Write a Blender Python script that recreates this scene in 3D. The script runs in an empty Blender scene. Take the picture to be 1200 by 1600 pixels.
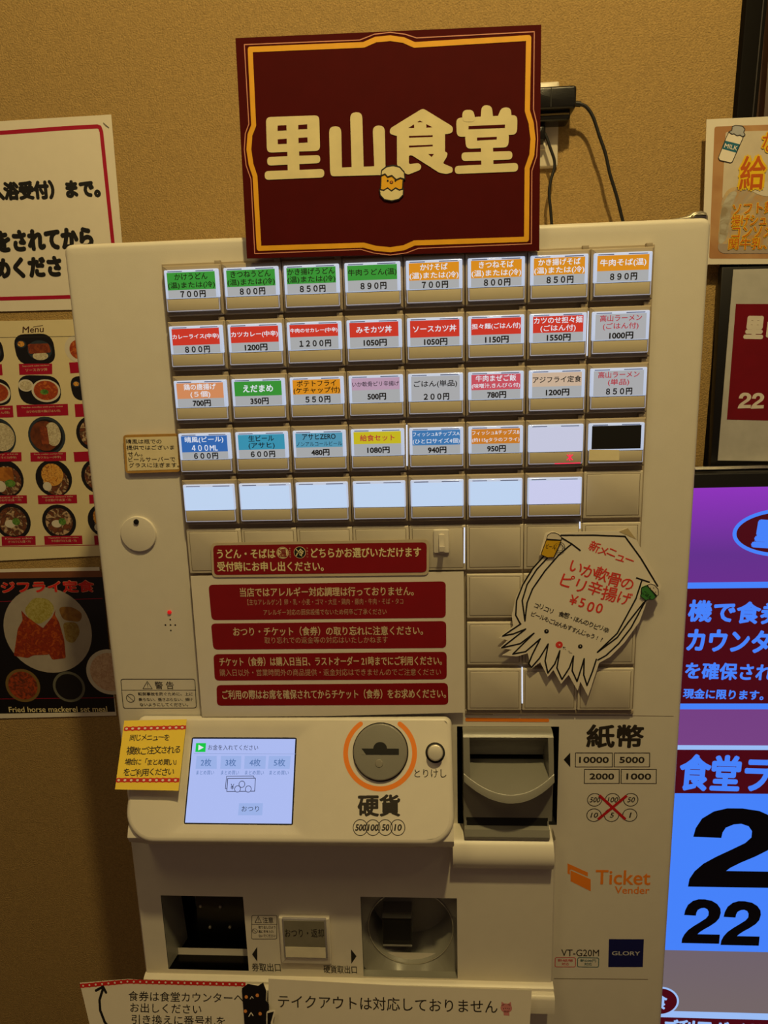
import bpy, bmesh, math, random
from mathutils import Vector, Matrix

# ------------------------------------------------------------------ camera, light, exposure
SC = bpy.context.scene
COL = SC.collection
SC.view_settings.view_transform = 'Standard'
SC.view_settings.look = 'None'
SC.view_settings.exposure = 0.0
SC.view_settings.gamma = 1.0
SC.view_settings.use_curve_mapping = False

Z0 = 1330.0            # height (mm) of the line between the third and fourth row of buttons


def wp(x, v, d):
    """mm on the machine (right, down, into the wall) to a world point in metres"""
    return Vector((x / 1000, d / 1000, (Z0 - v) / 1000))


cam_data = bpy.data.cameras.new('camera')
cam_data.sensor_fit = 'VERTICAL'
cam_data.sensor_height = 36.0
cam_data.lens = 36.0 * 1050 / 1600
cam_data.clip_start = 0.02
cam = bpy.data.objects.new('camera', cam_data)
COL.objects.link(cam)
CR = [[0.998067, 0.028756, 0.055094], [-0.017378, 0.980282, -0.196839], [-0.059668, 0.195501, 0.978887]]
CP = [15.4, -43.52, -663.39]
rx = Vector((CR[0][0], CR[0][2], -CR[0][1]))
up = -Vector((CR[1][0], CR[1][2], -CR[1][1]))
bk = -Vector((CR[2][0], CR[2][2], -CR[2][1]))
M = Matrix((rx, up, bk)).transposed().to_4x4()
M.translation = wp(*CP)
cam.matrix_world = M
SC.camera = cam

WARM = (1.0, 0.76, 0.32)


def lamp(name, x, v, d, watts, radius, color=WARM):
    l = bpy.data.lights.new(name, 'POINT')
    l.energy = watts
    l.shadow_soft_size = radius
    l.color = color
    o = bpy.data.objects.new(name, l)
    COL.objects.link(o)
    o.location = wp(x, v, d)
    return o


lamp('ceiling_downlight', 215, -1330, -700, 62.0, 0.035)
lamp('ceiling_downlight', 1050, -1180, -1000, 3.0, 0.06)
lamp('ceiling_downlight', -550, -1250, -900, 11.0, 0.22)
world = bpy.data.worlds.new('room_air')
SC.world = world
world.use_nodes = True
world.node_tree.nodes['Background'].inputs[0].default_value = (1.0, 0.66, 0.48, 1)
world.node_tree.nodes['Background'].inputs[1].default_value = 0.075


# ------------------------------------------------------------------ materials
def lin(c):
    return tuple((x / 255 / 12.92) if x / 255 <= 0.04045 else ((x / 255 + 0.055) / 1.055) ** 2.4 for x in c)


MATS = {}


def mat(name, rgb, rough=0.5, metal=0.0, emit=None, es=0.0, var=0.06, scale=60.0, bump=0.0, bscale=400.0, coat=0.0, spec=0.5):
    """plain paint / plastic / paper with a faint noise in its colour"""
    if name in MATS:
        return MATS[name]
    m = bpy.data.materials.new(name)
    m.use_nodes = True
    nt = m.node_tree
    b = nt.nodes['Principled BSDF']
    b.inputs['Roughness'].default_value = rough
    b.inputs['Metallic'].default_value = metal
    b.inputs['Specular IOR Level'].default_value = spec
    b.inputs['Coat Weight'].default_value = coat
    b.inputs['Coat Roughness'].default_value = 0.08
    c = lin(rgb)
    tc = nt.nodes.new('ShaderNodeTexCoord')
    nz = nt.nodes.new('ShaderNodeTexNoise')
    nz.inputs['Scale'].default_value = scale
    nz.inputs['Detail'].default_value = 3
    nt.links.new(tc.outputs['Object'], nz.inputs['Vector'])
    cr = nt.nodes.new('ShaderNodeValToRGB')
    cr.color_ramp.elements[0].position = 0.3
    cr.color_ramp.elements[1].position = 0.7
    cr.color_ramp.elements[0].color = tuple(x * (1 - var) for x in c) + (1,)
    cr.color_ramp.elements[1].color = tuple(min(1, x * (1 + var)) for x in c) + (1,)
    nt.links.new(nz.outputs['Fac'], cr.inputs['Fac'])
    nt.links.new(cr.outputs['Color'], b.inputs['Base Color'])
    if emit is not None:
        b.inputs['Emission Color'].default_value = lin(emit) + (1,)
        b.inputs['Emission Strength'].default_value = es
    if bump > 0:
        n2 = nt.nodes.new('ShaderNodeTexNoise')
        n2.inputs['Scale'].default_value = bscale
        n2.inputs['Detail'].default_value = 5
        nt.links.new(tc.outputs['Object'], n2.inputs['Vector'])
        bp = nt.nodes.new('ShaderNodeBump')
        bp.inputs['Strength'].default_value = bump
        bp.inputs['Distance'].default_value = 0.002
        nt.links.new(n2.outputs['Fac'], bp.inputs['Height'])
        nt.links.new(bp.outputs['Normal'], b.inputs['Normal'])
    MATS[name] = m
    return m


def glow(name, rgb, s=1.0, base=(20, 20, 20), rough=0.35):
    """something backlit: a screen image or a printed card over a lamp"""
    return mat(name, base, rough, emit=rgb, es=s, var=0.0)


def food(name, c1, c2, scale, c3=None):
    """printed picture of food: three colours mixed by noise"""
    if name in MATS:
        return MATS[name]
    m = mat(name, c1, 0.45, coat=0.3)
    nt = m.node_tree
    cr = [n for n in nt.nodes if n.type == 'VALTORGB'][0]
    nz = [n for n in nt.nodes if n.type == 'TEX_NOISE'][0]
    nz.inputs['Scale'].default_value = scale
    nz.inputs['Distortion'].default_value = 1.2
    cr.color_ramp.elements[0].color = lin(c1) + (1,)
    cr.color_ramp.elements[1].color = lin(c2) + (1,)
    cr.color_ramp.elements[0].position = 0.38
    cr.color_ramp.elements[1].position = 0.62
    if c3:
        e = cr.color_ramp.elements.new(0.5)
        e.color = lin(c3) + (1,)
    return m


CREAM = mat('cream_painted_steel', (226, 220, 206), 0.42, var=0.015, bump=0.05, bscale=900)
CREAMP = mat('cream_moulded_plastic', (226, 219, 204), 0.36, var=0.015, bump=0.06, bscale=1500)
HOUSE = mat('beige_button_housing', (172, 158, 136), 0.5, var=0.02)
PLATE = mat('beige_blank_plate', (214, 205, 186), 0.5, var=0.02)
STRIP = mat('grey_beige_display_strip', (206, 196, 172), 0.35, var=0.02)
CAP = mat('clear_acrylic_dull', (150, 146, 150), 0.12, var=0.0, coat=0.6)
CAPLIT = glow('clear_acrylic_lit', (205, 222, 255), 0.62, base=(150, 155, 165), rough=0.12)
CAPBAR = glow('acrylic_mould_line', (105, 115, 150), 0.5, base=(60, 62, 70))
DARK = mat('black_plastic', (16, 15, 14), 0.4, var=0.1)
VOID = mat('cavity_and_shade_black', (10, 9, 8), 0.7, var=0.1)
GREYP = mat('olive_grey_plastic', (134, 132, 122), 0.3, var=0.02, bump=0.08, bscale=1200)
CHROME = mat('turned_metal', (200, 196, 186), 0.18, metal=1.0, var=0.03)
DKMETAL = mat('dark_polished_metal', (48, 46, 42), 0.2, metal=1.0, var=0.05)
INK = mat('black_ink', (14, 13, 12), 0.55, var=0.02)
INKB = mat('brown_black_ink', (44, 38, 30), 0.55, var=0.02)
ORANGE = mat('orange_ink', (248, 138, 36), 0.5, var=0.02)
REDINK = mat('red_marker_ink', (222, 58, 46), 0.6, var=0.05)
CRIMSON = mat('crimson_print', (140, 8, 16), 0.35, var=0.04, coat=0.4)
PAPER = mat('white_paper', (232, 224, 208), 0.6, var=0.015)
LAMI = mat('laminated_paper', (230, 222, 206), 0.3, var=0.015, coat=0.7)
NAVY = mat('navy_ink', (12, 22, 92), 0.4, var=0.02)
BLACKP = mat('black_print', (9, 9, 10), 0.35, var=0.05, coat=0.3)


# ------------------------------------------------------------------ geometry helpers
class Fr:
    """a flat frame: x to the right, v downwards, out towards the viewer (mm)"""
    def __init__(s, V0=0.0, d0=0.0, k=0.0):
        h = math.hypot(1, k)
        s.o = Vector((0, V0, d0))
        s.ev = Vector((0, 1 / h, k / h))
        s.n = Vector((0, k / h, -1 / h))

    def w(s, x, v, out=0.0):
        p = s.o + Vector((x, 0, 0)) + s.ev * v + s.n * out
        return wp(p.x, p.y, p.z)


FR0 = Fr()


def at(d):
    return Fr(0, d, 0)


def area2(p):
    return sum(p[i][0] * p[(i + 1) % len(p)][1] - p[(i + 1) % len(p)][0] * p[i][1] for i in range(len(p)))


def rect(x0, v0, x1, v1):
    return [(x0, v0), (x1, v0), (x1, v1), (x0, v1)]


def circ(x, v, r, n=32, ry=None, a0=0.0, a1=360.0):
    ry = r if ry is None else ry
    full = abs(a1 - a0) >= 359.9
    k = n if full else n + 1
    return [(x + r * math.cos(math.radians(a0 + (a1 - a0) * i / n)), v + ry * math.sin(math.radians(a0 + (a1 - a0) * i / n))) for i in range(k)]


def rnd(pts, r, n=5):
    """round the corners of a polygon"""
    out = []
    N = len(pts)
    for i in range(N):
        p0, p, p1 = Vector(pts[i - 1]), Vector(pts[i]), Vector(pts[(i + 1) % N])
        a, b = p0 - p, p1 - p
        q = min(r, a.length * 0.48, b.length * 0.48)
        A, B = p + a.normalized() * q, p + b.normalized() * q
        for j in range(n + 1):
            t = j / n
            c = A * (1 - t) ** 2 + p * (2 * t * (1 - t)) * 1.0 + B * t * t
            out.append((c.x, c.y))
    return out


def inset(pts, b):
    N = len(pts)
    sg = 1 if area2(pts) > 0 else -1
    out = []
    for i in range(N):
        p0, p, p1 = Vector(pts[i - 1]), Vector(pts[i]), Vector(pts[(i + 1) % N])
        e0, e1 = (p - p0), (p1 - p)
        if e0.length < 1e-6 or e1.length < 1e-6:
            out.append(tuple(p))
            continue
        e0.normalize(); e1.normalize()
        n0, n1 = Vector((-e0.y, e0.x)) * sg, Vector((-e1.y, e1.x)) * sg
        m = n0 + n1
        if m.length < 1e-6:
            m = n0
        m.normalize()
        c = max(0.4, m.dot(n0))
        q = p + m * (b / c)
        out.append((q.x, q.y))
    return out


_tc = bpy.data.curves.new('text_tool', 'FONT')
_tc.resolution_u = 3
_to = bpy.data.objects.new('text_tool', _tc)


def glyphs(s):
    """triangles of a line of text, in em units"""
    _tc.body = s
    me = bpy.data.meshes.new_from_object(_to)
    vs = [(v.co.x, v.co.y) for v in me.vertices]
    fs = [tuple(p.vertices) for p in me.polygons]
    bpy.data.meshes.remove(me)
    return vs, fs


class MB:
    def __init__(s):
        s.v, s.f, s.m, s.mats = [], [], [], []

    def mi(s, m):
        if m not in s.mats:
            s.mats.append(m)
        return s.mats.index(m)

    def add(s, verts, faces, m):
        o = len(s.v)
        s.v.extend(verts)
        i = s.mi(m)
        for f in faces:
            s.f.append(tuple(o + k for k in f))
            s.m.append(i)

    def flat(s, fr, pts, out, m):
        p = pts if area2(pts) < 0 else pts[::-1]
        s.add([fr.w(x, v, out) for x, v in p], [tuple(range(len(p)))], m)

    def band(s, fr, A, oa, B, ob, m):
        """quads between two outlines with the same number of points"""
        n = len(A)
        vs = [fr.w(x, v, oa) for x, v in A] + [fr.w(x, v, ob) for x, v in B]
        fl = area2(A) < 0
        fs = []
        for i in range(n):
            j = (i + 1) % n
            q = (i, n + i, n + j, j)
            fs.append(q[::-1] if fl else q)
        s.add(vs, fs, m)

    def prism(s, fr, pts, o0, o1, m, bevel=0.0, steps=3, cap=True, side=None, back=False):
        side = side or m
        top = o1 - bevel
        s.band(fr, pts, o0, pts, top, side)
        cur, co = pts, top
        if bevel > 0:
            for k in range(1, steps + 1):
                a = math.pi / 2 * k / steps
                nx = inset(pts, bevel * (1 - math.cos(a)))
                no = top + bevel * math.sin(a)
                s.band(fr, cur, co, nx, no, m)
                cur, co = nx, no
        if cap:
            s.flat(fr, cur, co, m)
        if back:
            s.add([fr.w(x, v, o0) for x, v in pts], [tuple(range(len(pts)))], side)
        return cur

    def stroke(s, fr, pts, w, out, m, closed=False, rnds=True):
        P = [Vector(p) for p in pts]
        n = len(P)
        z = 0
        for i in range(n if closed else n - 1):
            a, b = P[i], P[(i + 1) % n]
            d = b - a
            if d.length < 1e-6:
                continue
            d.normalize()
            q = Vector((-d.y, d.x)) * w / 2
            z += 1
            s.flat(fr, [tuple(a + q), tuple(b + q), tuple(b - q), tuple(a - q)], out + (z % 7) * 0.008, m)
        if rnds:
            for i, a in enumerate(P):
                s.flat(fr, circ(a.x, a.y, w / 2, 12), out + 0.06 + (i % 3) * 0.008, m)

    def disc(s, fr, x, v, r, out, m, n=32, ry=None):
        s.flat(fr, circ(x, v, r, n, ry), out, m)

    def ring(s, fr, x, v, r, w, out, m, n=40):
        s.band(fr, circ(x, v, r, n), out, circ(x, v, r - w, n), out, m)

    def text(s, fr, st, x0, v0, x1, v1, h, out, m, bold=0.0, shear=0.0, keep=False):
        vs, fs = glyphs(st)
        if not vs:
            return
        a0, a1 = min(p[0] for p in vs), max(p[0] for p in vs)
        b0, b1 = min(p[1] for p in vs), max(p[1] for p in vs)
        L = math.hypot(x1 - x0, v1 - v0)
        c, sn = (x1 - x0) / L, (v1 - v0) / L
        sx = L / max(1e-6, a1 - a0)
        sy = h / max(1e-6, b1 - b0)
        if keep:
            sx = sy = min(sx, sy)
        cx, cy = (x0 + x1) / 2, (v0 + v1) / 2
        bw = bold * sy * 1.0
        k = 0 if bold <= 0 else (4 if bold < 0.009 else 8)
        if bw * 2 < L:
            sx *= (L - 2 * bw) / L
            sy *= max(0.3, (h - 2 * bw) / h)
        shifts = [(0.0, 0.0)] + [(bw * math.cos(2 * math.pi * i / k), bw * math.sin(2 * math.pi * i / k)) for i in range(k)]
        for i, (ox, oy) in enumerate(shifts):
            res = []
            for (a, b) in vs:
                dx = (a - (a0 + a1) / 2) * sx + shear * (b - b0) * sy + ox
                dy = -(b - (b0 + b1) / 2) * sy + oy
                res.append(fr.w(cx + dx * c - dy * sn, cy + dx * sn + dy * c, out + i * 0.006))
            s.add(res, fs, m)

    def glyph(s, fr, ch, cx, cy, em, ang, out, m, bold=0.0):
        """one character centred on a point, turned by ang (radians)"""
        vs, fs = glyphs(ch)
        if not vs:
            return
        a0, a1 = min(p[0] for p in vs), max(p[0] for p in vs)
        mx, my = ((a0 + a1) / 2 if ord(ch) < 256 else 0.5), 0.36
        c, sn = math.cos(ang), math.sin(ang)
        bw = bold * em
        sh = [(0.0, 0.0)] + ([(bw, 0), (-bw, 0), (0, bw), (0, -bw)] if bold > 0 else [])
        for i, (ox, oy) in enumerate(sh):
            res = []
            for a, b in vs:
                dx, dy = (a - mx) * em + ox, -(b - my) * em + oy
                res.append(fr.w(cx + dx * c - dy * sn, cy + dx * sn + dy * c, out + i * 0.006))
            s.add(res, fs, m)

    def sweep(s, prof, x0, x1, m, caps=True):
        """profile of (v, d) points drawn along x"""
        n = len(prof)
        vs = [wp(x0, v, d) for v, d in prof] + [wp(x1, v, d) for v, d in prof]
        s.add(vs, [(i, n + i, n + (i + 1) % n, (i + 1) % n) for i in range(n)], m)
        if caps:
            s.add([wp(x0, v, d) for v, d in prof], [tuple(range(n))], m)
            s.add([wp(x1, v, d) for v, d in prof], [tuple(range(n))[::-1]], m)

    def tube(s, pts, r, m, n=10):
        P = [wp(*p) for p in pts]
        r = r / 1000
        vs, fs = [], []
        for i, p in enumerate(P):
            t = (P[min(i + 1, len(P) - 1)] - P[max(i - 1, 0)]).normalized()
            a = t.cross(Vector((0, 1, 0.001))).normalized()
            b = t.cross(a).normalized()
            for k in range(n):
                an = 2 * math.pi * k / n
                vs.append(p + a * (r * math.cos(an)) + b * (r * math.sin(an)))
        for i in range(len(P) - 1):
            for k in range(n):
                fs.append((i * n + k, i * n + (k + 1) % n, (i + 1) * n + (k + 1) % n, (i + 1) * n + k))
        fs.append(tuple(range(n))); fs.append(tuple((len(P) - 1) * n + k for k in range(n))[::-1])
        s.add(vs, fs, m)

    def holed(s, fr, x0, v0, x1, v1, holes, out, m):
        """a flat plate with rectangular openings"""
        xs = sorted({x0, x1} | {h[0] for h in holes} | {h[2] for h in holes})
        vv = sorted({v0, v1} | {h[1] for h in holes} | {h[3] for h in holes})
        for a, b in zip(xs, xs[1:]):
            for c, d in zip(vv, vv[1:]):
                mx, mv = (a + b) / 2, (c + d) / 2
                if any(h[0] < mx < h[2] and h[1] < mv < h[3] for h in holes):
                    continue
                s.flat(fr, rect(a, c, b, d), out, m)

    def build(s, name, parent=None, origin=None, weld=True, smooth=True):
        """link everything collected so far as ONE mesh object"""
        me = bpy.data.meshes.new(name)
        if parent is not None:
            og = ORG[parent.name]
        elif origin is not None:
            og = Vector(origin)
        else:
            lo = [min(p[i] for p in s.v) for i in range(3)]
            hi = [max(p[i] for p in s.v) for i in range(3)]
            og = Vector(((lo[0] + hi[0]) / 2, hi[1], lo[2]))
        me.from_pydata([tuple(p - og) for p in s.v], [], s.f)
        for mm in s.mats:
            me.materials.append(mm)
        me.polygons.foreach_set('material_index', s.m)
        if weld:
            bm = bmesh.new()
            bm.from_mesh(me)
            bmesh.ops.remove_doubles(bm, verts=bm.verts, dist=2e-6)
            bm.to_mesh(me)
            bm.free()
            if smooth:
                me.polygons.foreach_set('use_smooth', [True] * len(me.polygons))
                me.set_sharp_from_angle(angle=math.radians(38))
        me.update()
        o = bpy.data.objects.new(name, me)
        COL.objects.link(o)
        if parent is not None:
            o.parent = parent
        else:
            o.location = og
        ORG[o.name] = og
        return o


ORG = {}


def tag(o, label, cat, group=None):
    o['label'] = label
    o['category'] = cat
    if group:
        o['group'] = group
    return o


def thing(name, label, cat, loc, group=None):
    o = bpy.data.objects.new(name, None)
    COL.objects.link(o)
    o.empty_display_size = 0.05
    o.location = loc
    ORG[o.name] = Vector(loc)
    return tag(o, label, cat, group)


def struct(o):
    o['kind'] = 'structure'
    return o


# ------------------------------------------------------------------ the setting
WALL = mat('stucco_wallpaper', (168, 138, 84), 0.9, var=0.16, scale=420, bump=0.9, bscale=500)
WOOD = mat('dark_wood_panel', (66, 40, 24), 0.45, var=0.3, scale=14)
FLOORM = mat('brown_floor', (92, 74, 56), 0.5, var=0.15, scale=8)
m = MB()
m.prism(at(290), rect(-2600, -1500, 426, 1330), -110, 8, WALL, back=True)
struct(m.build('wall_back'))
m = MB()
m.prism(at(330), rect(426, -1500, 1700, 1330), -70, 10, WOOD, back=True)
for i in range(42):
    x = 428 + i * 30
    m.prism(at(320), rnd(rect(x, -1498, x + 19, 1328), 3, 2), 0, 14, WOOD, 4, 2)
struct(m.build('wall_right'))
m = MB()
m.add([wp(-2600, 1330, 400), wp(1700, 1330, 400), wp(1700, 1330, -2600), wp(-2600, 1330, -2600)], [(0, 3, 2, 1)], FLOORM)
struct(m.build('floor'))
m = MB()
m.prism(at(282), [(416, -700), (442, -700), (405, 900), (385, 900)], -2, 12, mat('black_brown_trim', (14, 11, 9), 0.75, spec=0.1), 2, 3)
m.stroke(at(282), [(437, -700), (399, 900)], 1.4, 12.2, mat('grey_edge_highlight', (52, 48, 46), 0.4), rnds=False)  # grey line paints the thin highlight along the post's edge
struct(m.build('trim_1'))

# ------------------------------------------------------------------ ticket machine
TM = thing('ticket_machine', 'cream ticket vending machine with rows of lit menu buttons', 'vending machine', wp(-23, 1330, 130))
XL, XR, VT = -326.0, 280.0, -178.0
PIT, ROW = 57.0, 51.17
X0, R0 = -4 * PIT, -3 * ROW


def zone(a, b):
    return (min(a[0], b[0]), min(a[1], b[1]), max(a[0], b[0]), max(a[1], b[1]))


BILL = zone((46.4, 324.4), (154.4, 441.8))
LOWX0, LOWX1 = -317.0, 150.0
FD = -20.0                                   # depth of the delivery face
TICK = zone((-289.0, 521.7), (-194.7, 619.7))
COIN = zone((-62.6, 519.0), (43.9, 623.4))

m = MB()      # cabinet behind the door
m.prism(at(272), rnd(rect(-322, -174, 276, 1326), 6, 3), 0, 258, CREAM, cap=False, back=True)
m.flat(at(120), rect(-322, -174, 276, 1326), 0, VOID)
m.build('cabinet', TM)
m = MB()      # door
outer = rnd(rect(XL, VT, XR, 1312), 9, 5)
m.prism(at(13), outer, 0, 13, CREAM, 5, 4, cap=False)
ins = inset(outer, 5)
ix0, ix1 = XL + 5, XR - 5
hol = [BILL, (LOWX0 + 12, 470, LOWX1 - 12, 610)]
m.holed(FR0, ix0 + 6, VT + 11, ix1 - 6, 1301, hol, 0, CREAM)
i2 = [(max(ix0 + 6, min(ix1 - 6, x)), max(VT + 11, min(1301, v))) for x, v in ins]
m.band(FR0, ins, 0, i2, 0, CREAM)
m.build('front_door', TM)
SEAM = mat('shadow_gap', (120, 106, 84), 0.7)
for pl, ww in (([(155.7, 640.9), (261.1, 638.8)], 0.7), ([(153.0, 310.9), (272.0, 312.3)], 0.5)):
    m = MB()
    m.stroke(FR0, pl, ww, 0.15, SEAM)
    m.build('door_seam', TM, weld=False)
m = MB()      # metal hinge cap behind the top right corner
hp = list(((225.1, -182.5), (248.8, -183.2), (261.8, -184.7), (271.1, -186.3), (274.5, -189.3), (282.1, -190.1), (286.9, -188.2), (288.6, -185.0), (288.8, -177.6), (225.2, -179.0)))
m.prism(at(60), hp, 0, 30, mat('brushed_steel', (160, 152, 136), 0.3, metal=0.4, var=0.08), 2.5, 3)
m.prism(at(30), rnd(list(((272.2, -185.8), (278.5, -188.6), (285.0, -187.0), (287.0, -183.8), (273.5, -183.5))), 2), -4, 2.5, mat('bright_steel', (190, 184, 160), 0.15, metal=0.5, coat=1.0), 1.5, 3)
m.build('top_hinge', TM)['label'] = 'steel hinge cap behind the top right corner of the door'

m = MB()      # base plate of the button field
m.prism(FR0, rect(X0 - 2.5, R0 - 2.5, 230, (230.9, 302.9)[1]), 0, 1.2, HOUSE, 0.5, 2)
m.prism(FR0, rect((55.4, 303.6)[0], (55.4, 304.3)[1], (230.3, 303.6)[0], (55.4, 308.8)[1]), 0, 2.6, HOUSE, 1.0, 2)
m.prism(FR0, rect((55.4, 303.6)[0], (55.4, 308.8)[1], (84.5, 303.6)[0], (55.4, 310.6)[1]), 0, 1.5, HOUSE, 0.6, 2)
m.build('button_field', TM)

# --- one menu button, local to its cell (origin at the cell's top left corner)
def cellbox(col, row):
    return X0 + col * PIT, R0 + row * ROW


def cell_mesh(kind):
    m = MB()
    f = FR0
    if kind == 'housing':
        m.prism(f, rnd(rect(0.3, 0.2, 56.6, 46.4), 1.0, 2), 1.2, 8, HOUSE, 1.4, 3)
        m.prism(f, rect(50, -3.2, 55.5, 0.6), 1.2, 6.5, HOUSE, 0.6, 2)
    elif kind == 'cap':
        m.prism(f, rnd(rect(2.4, 4.6, 54.4, 43.2), 1.2, 3), 8, 10.6, CAP, 1.3, 3)
        m.prism(f, rnd(rect(2.4, 4.6, 54.4, 31.2), 1.2, 3), 8, 10.9, CAPLIT, 1.2, 3)
        for a, b in ((6, 20), (33, 50)):
            m.flat(f, rect(a, 5.9, b, 6.7), 11.0, CAPBAR)
        m.stroke(f, [(3.2, 31), (3.2, 42.1), (53.6, 42.1), (53.6, 31)], 0.7, 10.95, glow('cap_edge', (190, 196, 225), 0.35, base=(170, 172, 185), rough=0.15), rnds=False)
    elif kind == 'strip':
        m.prism(f, rect(3.9, 31.4, 52.9, 41.6), 10.2, 11.1, STRIP, 0.3, 2)
    elif kind == 'plate':
        m.prism(f, rnd(rect(0.3, 0.2, 56.6, 46.8), 1.0, 2), 1.2, 6, PLATE, 0.9, 3)
        m.prism(f, rnd(rect(3.4, 3.2, 53.4, 43.8), 0.8, 2), 5.4, 6.4, PLATE, 0.5, 2)
        m.stroke(f, [(3.1, 2.9), (53.7, 2.9), (53.7, 44.1), (3.1, 44.1)], 0.45, 6.05, SEAM, closed=True, rnds=False)
    return m


def proto(kind, name):
    o = cell_mesh(kind).build(name, None, origin=wp(0, 0, 0))
    return o


def place(o, col, row, parent, first):
    """the part itself the first time, then a copy that shares its mesh"""
    c = o if first else o.copy()
    if not first:
        COL.objects.link(c)
    x, v = cellbox(col, row)
    c.parent = parent
    if parent is TM:
        c.location = wp(x, v, 0) - ORG[TM.name]
        ORG[c.name] = wp(x, v, 0)
    else:
        c.location = (0, 0, 0)
        ORG[c.name] = ORG[parent.name]
    return c


P_H, P_C, P_S = proto('housing', 'menu_button'), proto('cap', 'button_cap'), proto('strip', 'display_strip')

WHT = glow('lit_white_print', (236, 240, 248), 0.85)
INKC = mat('card_black_ink', (16, 16, 18), 0.6, var=0.0)
REDC = glow('lit_red_print', (200, 50, 62), 0.7)
CARDC = {k: glow('lit_card_' + k, c, 0.62, base=tuple(int(x * 0.55) for x in c)) for k, c in dict(
    green=(62, 165, 62), orange=(240, 158, 34), red=(226, 62, 46), white=(190, 194, 202), peach=(236, 158, 108), lilac=(206, 172, 204),
    pink=(222, 92, 110), sand=(226, 200, 176), blue=(58, 118, 205), cyan=(64, 166, 205), sky=(92, 170, 208), yellow=(222, 208, 40),
    sea=(70, 135, 205), amber=(226, 140, 44)).items()}
PRICEC = glow('lit_price_band', (186, 192, 200), 0.62, base=(110, 112, 116))
BLANKC = glow('lit_blank_card', (194, 218, 250), 0.88, base=(90, 92, 95))
BLANKV = glow('lit_blank_card_violet', (206, 210, 246), 0.88, base=(90, 90, 96))
BLANKW = glow('lit_blank_card_grey', (202, 206, 232), 0.86, base=(90, 90, 96))
BLKC = mat('black_card', (8, 8, 8), 0.6)
# card colour, ink, title lines, price, bottom of the coloured band, bold, title height
K, W, Rd = INKC, WHT, REDC
MENU = {
    (0, 0): ('green', K, ['かけうどん', '(温)または(冷)'], '７００円', 23.0, 0.0), (1, 0): ('green', K, ['きつねうどん', '(温)または(冷)'], '８００円', 22.0, 0.0),
    (2, 0): ('green', K, ['かき揚げうどん', '(温)または(冷)'], '８５０円', 21.5, 0.0), (3, 0): ('green', K, ['牛肉うどん(温)'], '８９０円', 20.5, 0.0),
    (4, 0): ('orange', W, ['かけそば', '(温)または(冷)'], '７００円', 22.5, .012), (5, 0): ('orange', W, ['きつねそば', '(温)または(冷)'], '８００円', 22.5, .012),
    (6, 0): ('orange', W, ['かき揚げそば', '(温)または(冷)'], '８５０円', 22.0, .012), (7, 0): ('orange', W, ['牛肉そば(温)'], '８９０円', 20.5, .012),
    (0, 1): ('red', W, ['カレーライス(中辛)'], '８００円', 22.5, .018), (1, 1): ('red', W, ['カツカレー(中辛)'], '1200円', 22.0, .018),
    (2, 1): ('red', W, ['牛肉のせカレー(中辛)'], '１２００円', 18.5, .018), (3, 1): ('red', W, ['みそカツ丼'], '1050円', 20.5, .018),
    (4, 1): ('red', W, ['ソースカツ丼'], '1050円', 22.5, .015), (5, 1): ('red', W, ['担々麺(ごはん付)'], '1150円', 22.0, .015),
    (6, 1): ('red', W, ['カツのせ担々麺', '(ごはん付)'], '1550円', 22.0, .012), (7, 1): ('white', Rd, ['高山ラーメン', '(ごはん付)'], '1000円', 22.0, 0.0),
    (0, 2): ('peach', W, ['鶏の唐揚げ', '(５個)'], '700円', 22.0, .006), (1, 2): ('green', W, ['えだまめ'], '350円', 21.0, .02),
    (2, 2): ('orange', K, ['ポテトフライ', '(ケチャップ付)'], '５５０円', 21.0, .004), (3, 2): ('lilac', K, ['いか軟骨ピリ辛揚げ'], '500円', 18.5, .004),
    (4, 2): ('white', K, ['ごはん(単品)'], '２００円', 22.0, 0.0), (5, 2): ('pink', W, ['牛肉まぜご飯', '(味噌汁,きんぴら付)'], '780円', 21.5, .01),
    (6, 2): ('sand', K, ['アジフライ定食'], '1200円', 20.0, .006), (7, 2): ('white', Rd, ['高山ラーメン', '(単品)'], '８５０円', 21.5, 0.0),
    (0, 3): ('blue', W, ['晴風(ビール)', '４００ML'], '６００円', 23.0, .012), (1, 3): ('cyan', K, ['生ビール', '(アサヒ)'], '６００円', 22.0, 0.0),
    (2, 3): ('sky', K, ['アサヒZERO', 'ノンアルコールビール'], '480円', 21.0, 0.0), (3, 3): ('yellow', Rd, ['給食セット'], '1080円', 19.0, .015),
    (4, 3): ('sea', W, ['フィッシュ&チップスA', '(ひと口サイズ4個)'], '940円', 21.5, .004), (5, 3): ('amber', W, ['フィッシュ&チップスB', '(約115gタラのフライ)'], '950円', 21.5, .004),
}
spots = [(c, r) for r in range(5) for c in range(8) if not (r == 4 and c == 7)]
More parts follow.
